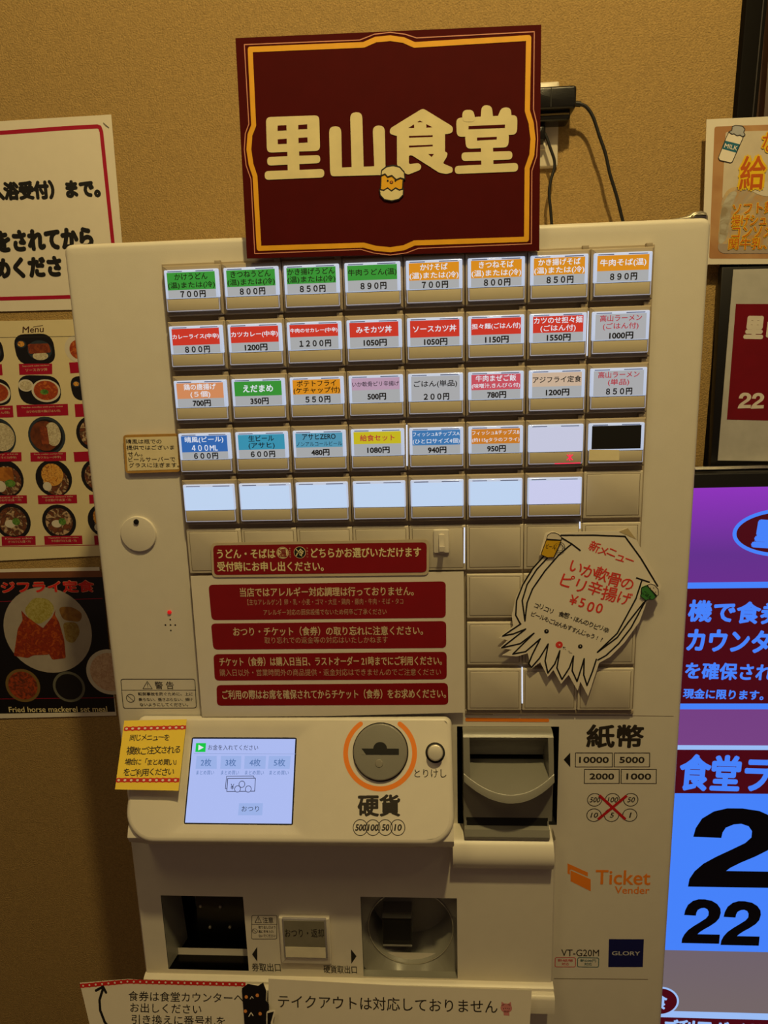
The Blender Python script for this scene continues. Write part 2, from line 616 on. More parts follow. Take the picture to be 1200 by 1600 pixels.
for i, (c, r) in enumerate(spots):
    hb = place(P_H, c, r, TM, i == 0)
    place(P_C, c, r, hb, i == 0)
    place(P_S, c, r, hb, i == 0)
    x, v = cellbox(c, r)
    m, t = MB(), MB()
    if (c, r) in MENU:
        col, ink, lines, price, vb, bd = MENU[(c, r)]
        m.flat(FR0, rect(x + 5.2, v + 7.2, x + 51.2, v + vb), 11.15, CARDC[col])
        m.flat(FR0, rect(x + 5.2, v + vb, x + 51.2, v + 30.2), 11.15, PRICEC if col != 'white' else CARDC['white'])
        n = len(lines)
        for j, s in enumerate(lines):
            wch = sum(0.55 if ord(q) < 256 else 1.0 for q in s)
            hh = min(6.2 if n > 1 else 6.6, 45.0 / wch)
            if r == 2 and c == 1:
                hh = 7.2
            wd = min(45.0, hh * wch * 1.02)
            cy = v + 7.2 + (vb - 7.2) * ((j + 0.5) / n)
            t.text(FR0, s, x + 28.2 - wd / 2, cy, x + 28.2 + wd / 2, cy, hh * (1.05 if '(' in s else 0.95), 11.3, ink, bd if wch > 8.5 else max(bd, 0.014))
        wch = sum(0.62 if ord(q) < 256 else 0.95 for q in price[:-1]) + 0.95
        wd = min(34.0, 6.4 * wch)
        pv = v + (vb + 30.2) / 2 + 0.5
        t.text(FR0, price, x + 29 - wd / 2, pv, x + 29 + wd / 2, pv, 6.5, 11.3, INKC, 0.034)
        m.build('menu_card', hb, weld=False)
        t.build('card_lettering', hb, weld=False)
    elif r == 3 and c == 7:
        m.flat(FR0, rect(x + 5.2, v + 7.0, x + 51.2, v + 29.2), 11.15, BLKC)
        m.build('menu_card', hb, weld=False)['label'] = 'black card without print'
    else:
        m.flat(FR0, rect(x + 3.8, v + 7.2, x + 53.0, v + 30.4), 11.05, (BLANKV if c > 5 else BLANKC) if r == 4 else BLANKW)
        m.build('menu_card', hb, weld=False)['label'] = 'blank white card lit from behind'
    if r == 3 and c == 6:
        s = MB()
        LED = glow('red_light', (255, 40, 80), 1.2)
        for a, b in (((-2.5, -2.5), (2.5, 2.5)), ((-2.5, 2.5), (2.5, -2.5)), ((0, -3), (0, 3))):
            s.stroke(FR0, [(x + 42 + a[0], v + 36.4 + a[1]), (x + 42 + b[0], v + 36.4 + b[1])], 0.9, 11.3, LED)
        s.stroke(FR0, [(x + 28, v + 42.2), (x + 52, v + 42.0)], 0.8, 11.2, LED)
        s.build('sold_out_light', hb, weld=False)['label'] = 'small red cross of light'

P_B = proto('plate', 'blank_plate')
blanks = [(7, 4)] + [(c, 5) for c in range(8)] + [(c, r) for r in (6, 7, 8) for c in (5, 6, 7)]
for i, (c, r) in enumerate(blanks):
    place(P_B, c, r, TM, i == 0)
GAPL = glow('white_light_leak', (226, 232, 250), 1.0)
m = MB()
for a, b in (((113.8, 253.8), (114.4, 294.7)), ((55.2, 104.8), (54.8, 141.8)), ((168.4, 100.8), (168.6, 108.0)), ((170.0, -98.8), (170.0, -58.4)),
             ((2.8, -150.0), (1.9, -113.7)), ((-0.0, 1.7), (-0.6, 41.7))):
    m = MB()
    m.stroke(FR0, [a, b], 1.3, 7.9 if a[1] < 40 else 6.1, GAPL, rnds=False)
    m.build('light_gap', TM, weld=False)['label'] = 'thin slit of white light between the plates'

# --- keyhole cover, lamp, loudspeaker holes, printed warning
m = MB()
kx, kv, kr = (-280.1, 107.5, 18.7)
m.prism(FR0, circ(kx, kv, kr, 40), 0, 2.5, CREAMP, 1, 3)
m.build('keyhole_cover', TM)
m = MB()
kx, kv, kr = (-280.3, 94.1, 2.8)
m.prism(FR0, circ(kx, kv, kr, 16), 2.5, 4, DARK, 0.6, 2)
m.build('cover_rivet', TM)['label'] = 'black rivet of the round cover'
m = MB()
lx, lv, lr = (-255.6, 193.1, 2.2)
m.prism(FR0, circ(lx, lv, lr, 16), 0, 1.6, glow('red_lamp', (225, 30, 30), 0.5, base=(180, 20, 20)), 1, 3)
m.build('status_lamp', TM)['label'] = 'small red lamp'
m = MB()
for p in (-255.6, 201.3), (-261.4, 207.4), (-255.9, 207.4), (-250.7, 207.5), (-256.1, 213.5):
    m.disc(FR0, p[0], p[1], 0.9, 0.15, DARK, 12)
m.build('speaker_hole', TM, weld=False)

m = MB()
m.stroke(FR0, rnd([(-316.8, 269.0), (-234.8, 269.2), (-235.9, 302.9), (-317.6, 303.3)], 3), 0.7, 0.15, INKB, closed=True)
m.stroke(FR0, [(-317.3, 281.9), (-235.2, 282.0)], 0.5, 0.15, INKB)
m.stroke(FR0, [(-287.6, 271.7), (-282.9, 280.3), (-293.2, 280.3)], 0.6, 0.15, INKB, closed=True)
m.text(FR0, '!', -288.2, 276.1, -287.3, 276.1, 4.9, 0.15, INKB)
m.text(FR0, '警 告', -279.7, 276.4, -258.7, 276.4, 9.0, 0.15, INKB, 0.004)
nx, nv, nr = (-308.3, 291.5, 5.0)
m.ring(FR0, nx, nv, nr, 0.7, 0.15, INKB)
m.stroke(FR0, [(nx - 2.8, nv - 2.8), (nx + 2.8, nv + 2.8)], 0.6, 0.15, INKB)
for s, q in (('転倒事故を防ぐために、上に', ((-299.3, 286.4), (-238.7, 286.5))), ('乗らない、揺さぶらない、傾け', ((-299.3, 292.9), (-239.2, 293.0))), ('ないようにしてください。', ((-298.7, 299.1), (-244.9, 299.1)))):
    m.text(FR0, s, q[0][0], q[0][1], q[1][0], q[1][1], 3.9, 0.15, INKB, 0.01)
m.build('warning_print', TM, weld=False)

# --- coin panel: a sloping console
FT = Fr(310, -8, -0.6)
PX0, PX1, PS0, PS1 = -300.0, 40.6, -2.0, (-127.6, 121.7)[1]
m = MB()
po = rnd(rect(PX0, PS0, PX1, PS1), 17, 8)
# only a small radius at the top corners
po = rnd([(PX0, PS0), (PX1, PS0)], 0, 1)[:0] + [(PX0, PS0)] * 9 + rnd(rect(PX0, PS0, PX1, PS1), 17, 8)[9:]
po = rnd([(PX0 + 5, PS0), (PX1 - 5, PS0), (PX1, PS0 + 5), (PX1, PS1 - 16), (PX1 - 16, PS1), (PX0 + 20, PS1 + 1), (PX0, PS1 - 18), (PX0, PS0 + 5)], 14, 6)
rec = [(-258.7, 11.2), (-112.1, 10.9), (-111.0, 112.7), (-255.2, 114.2)]
cx0, cx1 = rec[3][0], rec[1][0]
cv0, cv1 = rec[0][1], rec[2][1]
front = m.prism(FT, po, -6, 0, CREAMP, 5, 5, cap=False)
hole = rnd(rect(cx0, cv0, cx1, cv1), 9, 11)


def resample(pts, n, cx, cv):
    """n points of an outline at equal angles about a centre"""
    out = []
    for i in range(n):
        a = 2 * math.pi * i / n + 0.013
        dx, dy = math.cos(a), math.sin(a)
        best = None
        for j in range(len(pts)):
            (x1, y1), (x2, y2) = pts[j], pts[(j + 1) % len(pts)]
            ex, ey = x2 - x1, y2 - y1
            den = dx * ey - dy * ex
            if abs(den) < 1e-9:
                continue
            t = ((x1 - cx) * ey - (y1 - cv) * ex) / den
            u = ((x1 - cx) * dy - (y1 - cv) * dx) / den
            if t > 0 and -1e-6 <= u <= 1 + 1e-6:
                best = t if best is None else max(best, t)
        out.append((cx + dx * best, cv + dy * best))
    return out


ccx, ccv = (cx0 + cx1) / 2, (cv0 + cv1) / 2
A = resample(front, 360, ccx, ccv)
B = resample(hole, 360, ccx, ccv)
m.band(FT, A, 0, B, 0, CREAMP)
scr = [(-234.6, 21.4), (-124.9, 21.9), (-126.2, 103.9), (-238.4, 103.6)]
sx0, sx1 = (scr[0][0] + scr[3][0]) / 2, (scr[1][0] + scr[2][0]) / 2
sv0, sv1 = (scr[0][1] + scr[1][1]) / 2, (scr[2][1] + scr[3][1]) / 2
C2 = resample(rnd(rect(sx0 - 1.5, sv0 - 1.5, sx1 + 1.5, sv1 + 1.5), 2, 3), 360, ccx, ccv)
m.band(FT, B, 0, C2, -3.5, CREAMP)
m.flat(FT, C2, -3.5, DARK)
m.build('coin_panel', TM)
m = MB()
EV, ED = 310 + PS1 * 0.8575, -8 - PS1 * 0.5145
m.sweep([(314, 0), (322, -3), (EV - 6, ED + 10), (EV + 1, ED + 7), (EV + 8, ED + 10), (446, -32), (453, -24), (455, -16), (455, 0)], PX0 + 3, PX1 - 1, CREAMP)
m.build('panel_skirt', TM)

m = MB()      # touch screen and what it shows
SCRB = glow('screen_blue_white', (176, 192, 248), 0.92)
m.flat(FT, rect(sx0, sv0, sx1, sv1), -3.0, SCRB)
so = m.build('touch_screen', TM, weld=False)
so['label'] = 'lit pale blue payment screen'
m = MB()
SG, SW, SB, SK, SF, SBB = (glow('screen_green', (0, 205, 70), 0.9), glow('screen_white', (235, 240, 255), 0.9), glow('screen_blue_text', (92, 128, 190), 0.8),
                      glow('screen_dark_text', (42, 52, 84), 0.8), glow('screen_faint_line', (150, 170, 225), 0.8), glow('screen_button', (158, 182, 238), 0.92))
g0, g1 = (-232.6, 26.1), (-221.7, 35.0)
m.flat(FT, rect(g0[0], g0[1], g1[0], g1[1]), -2.85, SG)
m.flat(FT, [(-229.7, 27.7), (-223.8, 30.6), (-229.5, 33.5)], -2.7, SW)
m.text(FT, 'お金を入れてください', -219.0, 30.3, -164.9, 30.4, 5.4, -2.85, SK)
m.stroke(FT, [(-233.6, 36.7), (-124.6, 36.6)], 0.4, -2.85, SF)
for a, b, s in ((300, 372, '2枚'), (386, 458, '3枚'), (469, 543, '4枚'), (553, 628, '5枚')):
    pass
for q, s in ((((-230.7, 39.0), (-209.0, 38.9), (-207.8, 51.7), (-230.7, 51.8)), '2枚'), (((-204.3, 38.9), (-182.4, 38.8), (-182.0, 51.6), (-204.1, 51.7)), '3枚'),
             (((-178.7, 38.8), (-155.9, 38.7), (-156.0, 51.4), (-178.6, 51.5)), '4枚'), (((-152.8, 38.7), (-129.5, 38.6), (-130.1, 51.3), (-153.3, 51.4)), '5枚')):
    m.flat(FT, list(q), -2.85, SBB)
    mx, mv, hw = (q[0][0] + q[1][0]) / 2, q[0][1], (q[1][0] - q[0][0]) / 2
    m.text(FT, s, mx - hw * .52, mv + 6.5, mx + hw * .52, mv + 6.5, 7.5, -2.7, SB, 0.01)
    m.text(FT, 'まとめ買い', mx - hw * .88, mv + 16.5, mx + hw * .88, mv + 16.5, 4.2, -2.7, SB)
b1 = ((-195.3, 61.2), (-165.8, 60.7), (-165.8, 73.2), (-195.2, 73.7))
b2 = ((-196.7, 59.0), (-168.0, 58.5), (-167.0, 60.7), (-195.3, 61.2), (-195.4, 70.9), (-197.0, 71.0))
m.stroke(FT, list(b2), 0.55, -2.85, SK, closed=True)
m.stroke(FT, list(b1), 0.7, -2.85, SK, closed=True)
m.text(FT, '¥', -191.6, 69.1, -187.9, 69.1, 5.6, -2.85, SK)
for q in (((-184.0, 71.2, 3.4)), ((-179.7, 66.6, 3.4)), ((-172.6, 71.2, 3.4))):
    m.disc(FT, q[0], q[1], q[2], -2.8, SCRB, 24)
    m.ring(FT, q[0], q[1], q[2], 0.6, -2.7, SK, 24)
bt = ((-181.3, 84.9), (-156.3, 84.7), (-156.4, 96.1), (-181.6, 96.3))
m.flat(FT, list(bt), -2.85, SBB)
m.text(FT, 'おつり', -178.2, 90.1, -160.2, 90.0, 5.1, -2.7, SK)
m.build('display_lettering', so, weld=False)

m = MB()      # coin entry
qx, qv, qr = (-34.5, 34.0, 29.2)
QR = 28.0
qx, qv = qx, qv
m.prism(FT, circ(qx, qv, QR + 1.2, 48), -0.5, 0.25, VOID)
m.prism(FT, circ(qx, qv, QR, 48), -2, 5.5, GREYP, 1.6, 4)
co = m.build('coin_entry', TM)
co['label'] = 'round grey coin entry'
m = MB()
m.flat(FT, [(qx - 19.5, qv - 3.0), (qx + 19.5, qv - 3.0), (qx + 19.5, qv + 3.2), (qx - 19.5, qv + 3.2)], 5.62, VOID)
m.flat(FT, circ(qx, qv - 2.9, 7.2, 24, 6.6, 180, 360), 5.64, VOID)
m.flat(FT, [(qx - 19.5, qv - 3.0), (qx - 14.6, qv + 3.2), (qx - 19.5, qv + 3.2)], 5.7, GREYP)
m.build('coin_slot', co, weld=False)
m = MB()
for a in range(6):
    m.band(FT, circ(qx, qv + 11.5, 5 - a * .8, 24), 5.6 - a * 0.02, circ(qx, qv + 11.5, 5 - (a + 1) * .8, 24), 5.58 - a * 0.02, GREYP)
m.prism(FT, circ(qx - 1, qv + 11.5, 4.2, 24), 5.5, 6.4, mat('glossy_olive_plastic', (140, 136, 122), 0.08, coat=1.0), 0.9, 4)
m.build('coin_dimple', co)
m = MB()
a0, a1 = -55.0, 235.0
m.band(FT, circ(qx - 0.5, qv + 1.0, 38.6, 60, 37.4, a0, a1) + circ(qx - 0.5, qv + 1.0, 33.6, 60, 32.6, a0, a1)[::-1], 0.12,
       circ(qx - 0.5, qv + 1.0, 38.5, 60, 37.3, a0, a1) + circ(qx - 0.5, qv + 1.0, 33.7, 60, 32.7, a0, a1)[::-1], 0.13, ORANGE)
ao, ai = circ(qx - 0.5, qv + 1.0, 38.6, 60, 37.4, a0, a1), circ(qx - 0.5, qv + 1.0, 33.6, 60, 32.6, a0, a1)
for i in range(60):
    m.flat(FT, [ao[i], ao[i + 1], ai[i + 1], ai[i]], 0.15, ORANGE)
for p, q in ((ao[0], ai[0]), (ao[-1], ai[-1])):
    m.disc(FT, (p[0] + q[0]) / 2, (p[1] + q[1]) / 2, 2.4, 0.16, ORANGE, 16)
m.build('orange_arc', TM, weld=False)['label'] = 'orange ring printed round the coin entry'
m = MB()      # cancel knob
tx, tv, tr = (22.5, 34.8, 8.0)
m.prism(FT, circ(tx, tv, tr + 2.2, 32), -0.5, 0.6, VOID, 0.3, 2)  # black collar paints the shade at the knob's base
m.prism(FT, circ(tx, tv, tr, 32), 0, 11, mat('satin_steel', (214, 208, 192), 0.42, metal=0.55, var=0.06, scale=30), 1.4, 4)
m.build('cancel_knob', TM)['label'] = 'small turned metal knob'
m = MB()
m.text(FT, 'とりけし', 0.7, 55.0, 33.5, 54.9, 8.0, 0.15, INKB, 0.004)
m.build('cancel_lettering', TM, weld=False)
m = MB()
m.text(FT, '硬貨', -57.8, 85.8, -14.0, 85.5, 21.0, 0.15, INKB, 0.032)
for cc, s in (((-54.5, 106.3, 7.7), '500'), ((-41.8, 106.2, 7.6), '100'), ((-29.3, 106.0, 7.6), '50'), ((-16.7, 105.9, 7.6), '10')):
    m.ring(FT, cc[0], cc[1], cc[2], 0.75, 0.15, INKB)
    wd = 3.7 if len(s) == 2 else 5.4
    m.text(FT, s, cc[0] - wd, cc[1], cc[0] + wd, cc[1], 6.2, 0.17, INKB, 0.03, shear=0.15)
m.build('coin_lettering', TM, weld=False)

# --- delivery section below the panel
m = MB()
fl = at(FD)
TOPV, LEDGE = 446.0, (-39.4, 626.6)[1]
m.holed(fl, LOWX0 + 2, TOPV, LOWX1 - 2, LEDGE + 6, [TICK, COIN], 0, CREAMP)
for x0, x1 in ((LOWX0, LOWX0 + 2), (LOWX1 - 2, LOWX1)):
    o0 = 0 if x0 == LOWX0 else 0
    s0, s1 = (-2.0, 0.0) if x0 == LOWX0 else (0.0, -2.0)
    m.add([fl.w(x0, TOPV, s0), fl.w(x1, TOPV, s1), fl.w(x1, LEDGE + 6, s1), fl.w(x0, LEDGE + 6, s0)], [(0, 3, 2, 1)], CREAMP)
m.add([wp(LOWX0, TOPV, FD + 2), wp(LOWX0, LEDGE + 6, FD + 2), wp(LOWX0, LEDGE + 6, 0), wp(LOWX0, TOPV, 0)], [(0, 1, 2, 3)], CREAMP)
m.add([wp(LOWX1, TOPV, FD + 2), wp(LOWX1, LEDGE + 6, FD + 2), wp(LOWX1, LEDGE + 6, 0), wp(LOWX1, TOPV, 0)], [(3, 2, 1, 0)], CREAMP)
m.build('delivery_section', TM)
m = MB()      # ledge at its foot
lb = (131.5, 657.1)[1]
m.sweep([(LEDGE - 1, FD), (LEDGE, FD - 4), (LEDGE + 1.5, FD - 6), (LEDGE + 4.5, FD - 6.5), (LEDGE + 5, FD - 10), (LEDGE + 6.5, FD - 12.5), (LEDGE + 9, FD - 13.5), (lb - 4, FD - 13.5), (lb, FD - 9), (lb, 0), (LEDGE - 1, 0)], LOWX0, LOWX1, CREAMP)
m.build('foot_ledge', TM)
m = MB()      # rounded visor below the bill entry
rv, rd, rr = 461.0, -13.0, 20.0
prof = [(441, 0)] + [(rv - rr * math.cos(math.radians(a)), rd - rr * math.sin(math.radians(a))) for a in range(10, 171, 10)] + [(482, -10), (482, 0)]
m.sweep(prof, PX1 - 1, LOWX1 - 4, CREAMP)
m.build('visor', TM)

m = MB()      # ticket tray
m.prism(fl, rect(*TICK), -75, 0, DKMETAL, cap=False)
tx0, tv0, tx1, tv1 = TICK
m.flat(fl, rect(tx0 - 1, tv0 - 1, tx1 + 1, tv1 + 1), -72, BLKC)
n = 10
for i in range(n):          # curved chute
    a, b = math.radians(90 * i / n), math.radians(90 * (i + 1) / n)
    def q(t, x):
        return fl.w(x, tv1 - 26 + 26 * math.sin(t), -16 - 46 * math.cos(t))
    m.add([q(a, tx0), q(a, tx1), q(b, tx1), q(b, tx0)], [(0, 3, 2, 1)], DKMETAL)
m.flat(at(FD), rect(tx0, tv1 - 0.2, tx1, tv1), -1, DKMETAL)
m.add([fl.w(tx0 + .3, tv0, -0.5), fl.w(tx0 + 5, tv0 + 4, -40), fl.w(tx0 + 9, tv1 - 4, -40), fl.w(tx0 + .3, tv1, -0.5)], [(0, 3, 2, 1)], GREYP)
m.build('ticket_tray', TM)['label'] = 'dark metal ticket outlet'
m = MB()
m.prism(fl, rect(tx0 + 26, tv0 + 8, tx1 - 6, (-255.9, 611.5)[1]), -36, -33, BLACKP, 1, 2)
m.build('tray_plate', TM)
for px_, pv_ in (((-248.2, 592.6)), ((-224.1, 592.1)), ((-257.4, 563.7)), ((-233.5, 564.1))):
    m = MB()
    m.prism(at(FD), circ(px_, pv_, 1.9, 12), -33, -31, mat('bright_steel', (190, 184, 160), 0.15, metal=0.5, coat=1.0), 1, 3)
    m.build('tray_screw', TM)
for px_, pv_ in (((-279.5, 630.8)), ((-262.2, 627.9)), ((-239.3, 629.0)), ((-216.3, 627.5))):
    m = MB()
    m.prism(at(FD), circ(px_, pv_, 1.7, 12), -14, -11, mat('bright_steel', (190, 184, 160), 0.15, metal=0.5, coat=1.0), 1, 3)
    m.build('tray_screw', TM)
m = MB()
rl = (-257.2, 626.9)[1]
m.tube([(tx0 + 1, rl, 12), (tx0 + 40, rl, 12), (tx1 - 1, rl, 12)], 7.0, mat('satin_highlight_bar', (190, 184, 150), 0.2, metal=0.95, var=0.05), 32)  # cylinder added to catch the bright reflection band in the outlet
m.build('tray_highlight_bar', TM)['label'] = 'metal bar added for the bright reflection across the ticket outlet'
m = MB()
m.prism(fl, rect(tx0 + 14, tv0 + 4, tx0 + 24, tv1 - 30), -64, -60, GREYP, 1, 2)
m.build('tray_guide', TM)

m = MB()      # coin tray
m.prism(fl, rect(*COIN), -60, 0, GREYP, cap=False)
ux0, uv0, ux1, uv1 = COIN
ccx_, ccv_ = (ux0 + ux1) / 2 + 2, (uv0 + uv1) / 2 + 1
RM = (ux1 - ux0) * 0.455
RV = (uv1 - uv0) * 0.475
rim = circ(ccx_ - 1, ccv_ - 0.5, RM, 48, RV)
back = circ(ccx_ - 1, ccv_ - 8, RM * 0.93, 48, RV * 0.86)
frm = resample(rect(ux0, uv0, ux1, uv1), 48, ccx_, ccv_)
frm = [frm[0]] + frm[1:]
m.band(fl, resample(rect(ux0, uv0, ux1, uv1), 96, ccx_, ccv_), -9, resample(rim, 96, ccx_, ccv_), -16, GREYP)
m.band(fl, resample(rim, 96, ccx_, ccv_), -16, resample(back, 96, ccx_, ccv_), -46, GREYP)
m.flat(fl, back, -46, GREYP)
m.build('coin_tray', TM)['label'] = 'grey coin return cup'
m = MB()
rp = resample(rim, 64, ccx_, ccv_)
m.tube([(x, v, FD + 15.5) for x, v in rp + rp[:1]], 0.8, mat('glossy_grey_plastic', (150, 146, 132), 0.08, coat=1.0), 8)
m.build('tray_rim', TM)
m = MB()
h0, h1 = (-41.0, 564.7), (-7.2, 601.8)
m.prism(at(FD), rect(h0[0], h0[1], h1[0], h1[1]), -60, -20.5, DARK, side=GREYP)
m.prism(at(FD), rect(h0[0] + 1.5, h0[1] + 1.5, h1[0] - 1.5, h1[1] - 8), -21, -20.2, VOID)
m.prism(at(FD), rect(h0[0], h1[1] - 2.2, h1[0], h1[1]), -46, -19, GREYP, 1, 3)
m.build('coin_chute', TM)['label'] = 'black square chute in the coin cup'

m = MB()      # return button
r0, r1 = (-155.2, 543.9), (-97.8, 604.2)
m.prism(fl, rnd(rect(r0[0], r0[1], r1[0], r1[1]), 1.5, 3), 0, 4.5, CREAMP, 1.5, 3)
rb = m.build('return_button', TM)
m = MB()
c0, c1 = (-150.8, 543.4), (-101.4, 595.0)
m.prism(fl, rnd(rect(c0[0], c0[1], c1[0], c1[1]), 1, 3), 4, 6.4, CAP, 1, 3)
m.build('button_cap', rb)
m = MB()
mid = (-127.0, 579.5)[1]
m.prism(fl, rect(c0[0] + 2, c0[1] + 2, c1[0] - 2, mid), 6.2, 6.8, mat('grey_window', (132, 128, 112), 0.2, coat=0.5))
m.prism(fl, rect(c0[0] + 2, mid, c1[0] - 2, c1[1] - 2), 6.2, 7.0, mat('cream_window', (236, 228, 200), 0.3))
m.build('button_face', rb)
m = MB()
m.text(fl, 'おつり・返却', -148.2, 561.0, -104.2, 560.4, 10.8, 7.1, INKB)
m.build('button_lettering', rb, weld=False)

m = MB()      # printing on the delivery section
m.stroke(fl, rnd([(-186.2, 545.4), (-157.4, 544.8), (-159.7, 575.9), (-188.7, 576.6)], 2), 0.6, 0.15, INKB, closed=True)
m.stroke(fl, [(-187.0, 557.2), (-158.1, 556.5)], 0.5, 0.15, INKB)
m.stroke(fl, [(-179.0, 546.5), (-175.9, 554.8), (-183.2, 555.0)], 0.6, 0.15, INKB, closed=True)
m.text(fl, '!', -179.7, 551.5, -179.0, 551.5, 4.6, 0.15, INKB)
m.text(fl, '注意', -174.2, 551.4, -162.2, 551.2, 7.5, 0.15, INKB, 0.006)
nx, nv, nr = (-184.1, 565.9, 3.2)
m.ring(fl, nx, nv, nr, 0.5, 0.15, INKB, 24)
m.stroke(fl, [(nx - 1.6, nv - 1.6), (nx + 1.6, nv + 1.6)], 0.45, 0.15, INKB)
for s, q in (('取り出し口より', (-179.6, 560.8, -160.2, 560.3, 3.9)), ('奥に手を入れ', (-180.0, 566.5, -162.7, 566.1, 3.9)), ('ないでください', (-180.3, 572.2, -160.9, 571.7, 3.9))):
    m.text(fl, s, *q, 0.15, INKB, 0.01)
m.build('caution_print', TM, weld=False)
m = MB()
m.flat(fl, [(-189.4, 597.1), (-182.8, 586.7), (-184.1, 606.9)], 0.15, INK)
m.text(fl, '券取出口', -190.9, 614.4, -157.5, 613.9, 11.3, 0.15, INKB, 0.008)
m.build('delivery_lettering', TM, weld=False)
m = MB()
m.flat(fl, [(-69.7, 596.6), (-75.6, 587.4), (-76.0, 607.0)], 0.15, INK)
m.text(fl, '硬貨取出口', -108.1, 614.7, -70.0, 614.6, 10.8, 0.15, INKB, 0.008)
m.build('delivery_lettering', TM, weld=False)

# --- bill entry
bx0, bv0, bx1, bv1 = BILL
m = MB()
m.prism(FR0, rect(*BILL), -70, 0, VOID, cap=False)
m.flat(FR0, rect(bx0, bv0, bx1, bv1), -70, VOID)
m.build('bill_opening', TM)['label'] = 'black opening round the bill entry'
m = MB()
gx0, gx1 = (52.2, 364.7)[0], (145.7, 364.2)[0]
gt = (97.3, 324.7)[1]
mx = (gx0 + gx1) / 2
hwid = (gx1 - gx0) / 2
va, vb_, vc, vd = (96.4, 329.0)[1], (98.3, 361.8)[1], (98.3, 367.2)[1], (60.9, 365.8)[1]
NX = 36
ixl, ixr = gx0 + 6.5, gx1 - 5.5


def lip(x):                       # crescent lip, lowest and furthest out in the middle
    t = (x - mx) / hwid
    return 1 - t * t


def bill_profile(x):
    L = lip(x)
    arc = vd + 14 * L
    ad = -22 - 16 * L
    return [(gt, 30), (gt, -8), (gt + 1.2, -11), (va - 1, -13.5), (va, -14.5)], [(arc, ad), (arc + 0.8, ad - 1.0), (arc + 7.5, ad - 3.6), (arc + 8.8, ad - 2.0), (arc + 12, -19 - 5 * L), (arc + 19 - 4 * L, -18 - 3 * L), (422, -17), (425, -17), (425, 5)]


xs = [gx0 + (gx1 - gx0) * i / NX for i in range(NX + 1)]
cols = []
for x in xs:
    a, b = bill_profile(x)
    cols.append((a, b))
# upper brow and lower lip run over the full width
for part in (0, 1):
    n = len(cols[0][part])
    vs = [wp(x, v, d) for x, c in zip(xs, cols) for v, d in c[part]]
    fs = [(i * n + j, i * n + j + 1, (i + 1) * n + j + 1, (i + 1) * n + j) for i in range(NX) for j in range(n - 1)]
    m.add(vs, fs, GREYP)
# throat: rounded inner ceiling, slot, ramp
xs2 = [ixl + (ixr - ixl) * i / NX for i in range(NX + 1)]
thr = []
for x in xs2:
    L = lip(x)
    arc, ad = vd + 14 * L, -22 - 16 * L
    up_ = [(va, -14.5), (va + 1.0, -14)] + [(va + 1 + (vb_ - va - 1) * t, -14 + 22 * math.sin(t * math.pi / 2)) for t in (0.2, 0.4, 0.6, 0.8, 1.0)]
    thr.append(up_ + [(vb_, 20), (vc, 20), (vc, 8), (arc, ad)])
n = len(thr[0])
vs = [wp(x, v, d) for x, c in zip(xs2, thr) for v, d in c]
fs, fs2 = [], []
for i in range(NX):
    for j in range(n - 1):
        (fs2 if j in (6, 7, 8) else fs).append((i * n + j, i * n + j + 1, (i + 1) * n + j + 1, (i + 1) * n + j))
m.add(vs, fs, GREYP)
m.add(vs, fs2, VOID)
# cheeks beside the throat
for (xa, xb) in ((gx0, ixl), (ixr, gx1)):
    q = [(va, -14.5), (vd + 14 * lip(xa if xa == gx0 else xb) * 0 + 0, -22)]
    La, Lb = lip(xa), lip(xb)
    m.add([wp(xa, va, -14.5), wp(xb, va, -14.5), wp(xb, vd + 14 * Lb, -22 - 16 * Lb), wp(xa, vd + 14 * La, -22 - 16 * La)], [(0, 3, 2, 1)], GREYP)
for x, sgn in ((ixl, 1), (ixr, -1)):
    L = lip(x)
    arc, ad = vd + 14 * L, -22 - 16 * L
    m.add([wp(x, va, -14.5), wp(x, arc, ad), wp(x, vc, 20), wp(x, va, 20)], [(0, 1, 2, 3) if sgn > 0 else (3, 2, 1, 0)], GREYP)
# outer sides
for x, sgn in ((gx0, 1), (gx1, -1)):
    a, b = bill_profile(x)
    pr = a + b + [(425, 60), (gt, 60)]
    m.add([wp(x, v, d) for v, d in pr], [tuple(range(len(pr)))], GREYP)
m.build('bill_entry', TM)['label'] = 'olive grey bill entry with curved lip'
m = MB()      # lower lip with its black slot
m.sweep([(421, 20), (421, -17.3), (431, -18.2), (431, 20)], gx0 + 2.5, gx1 - 4.5, VOID)
m.sweep([(430, 10), (430, -19), (431.5, -23), (438, -26), (441.5, -25), (443.5, -20), (443.5, 10)], gx0 + 0.5, gx1 - 3.5, GREYP)
m.sweep([(424, 10), (424, -17.5), (431, -19), (431, 10)], gx0 + 0.5, gx0 + 3, GREYP)
m.sweep([(424, 10), (424, -17.5), (431, -19), (431, 10)], gx1 - 5, gx1 - 3.5, GREYP)
m.build('bill_lip', TM)
m = MB()
m.prism(FR0, rnd([(55.4, 314.3), (143.7, 315.4), (143.8, 319.0), (55.3, 318.4)], 1.6), 0, 0.3, ORANGE)
m.build('orange_bar', TM)['label'] = 'orange bar above the bill entry'

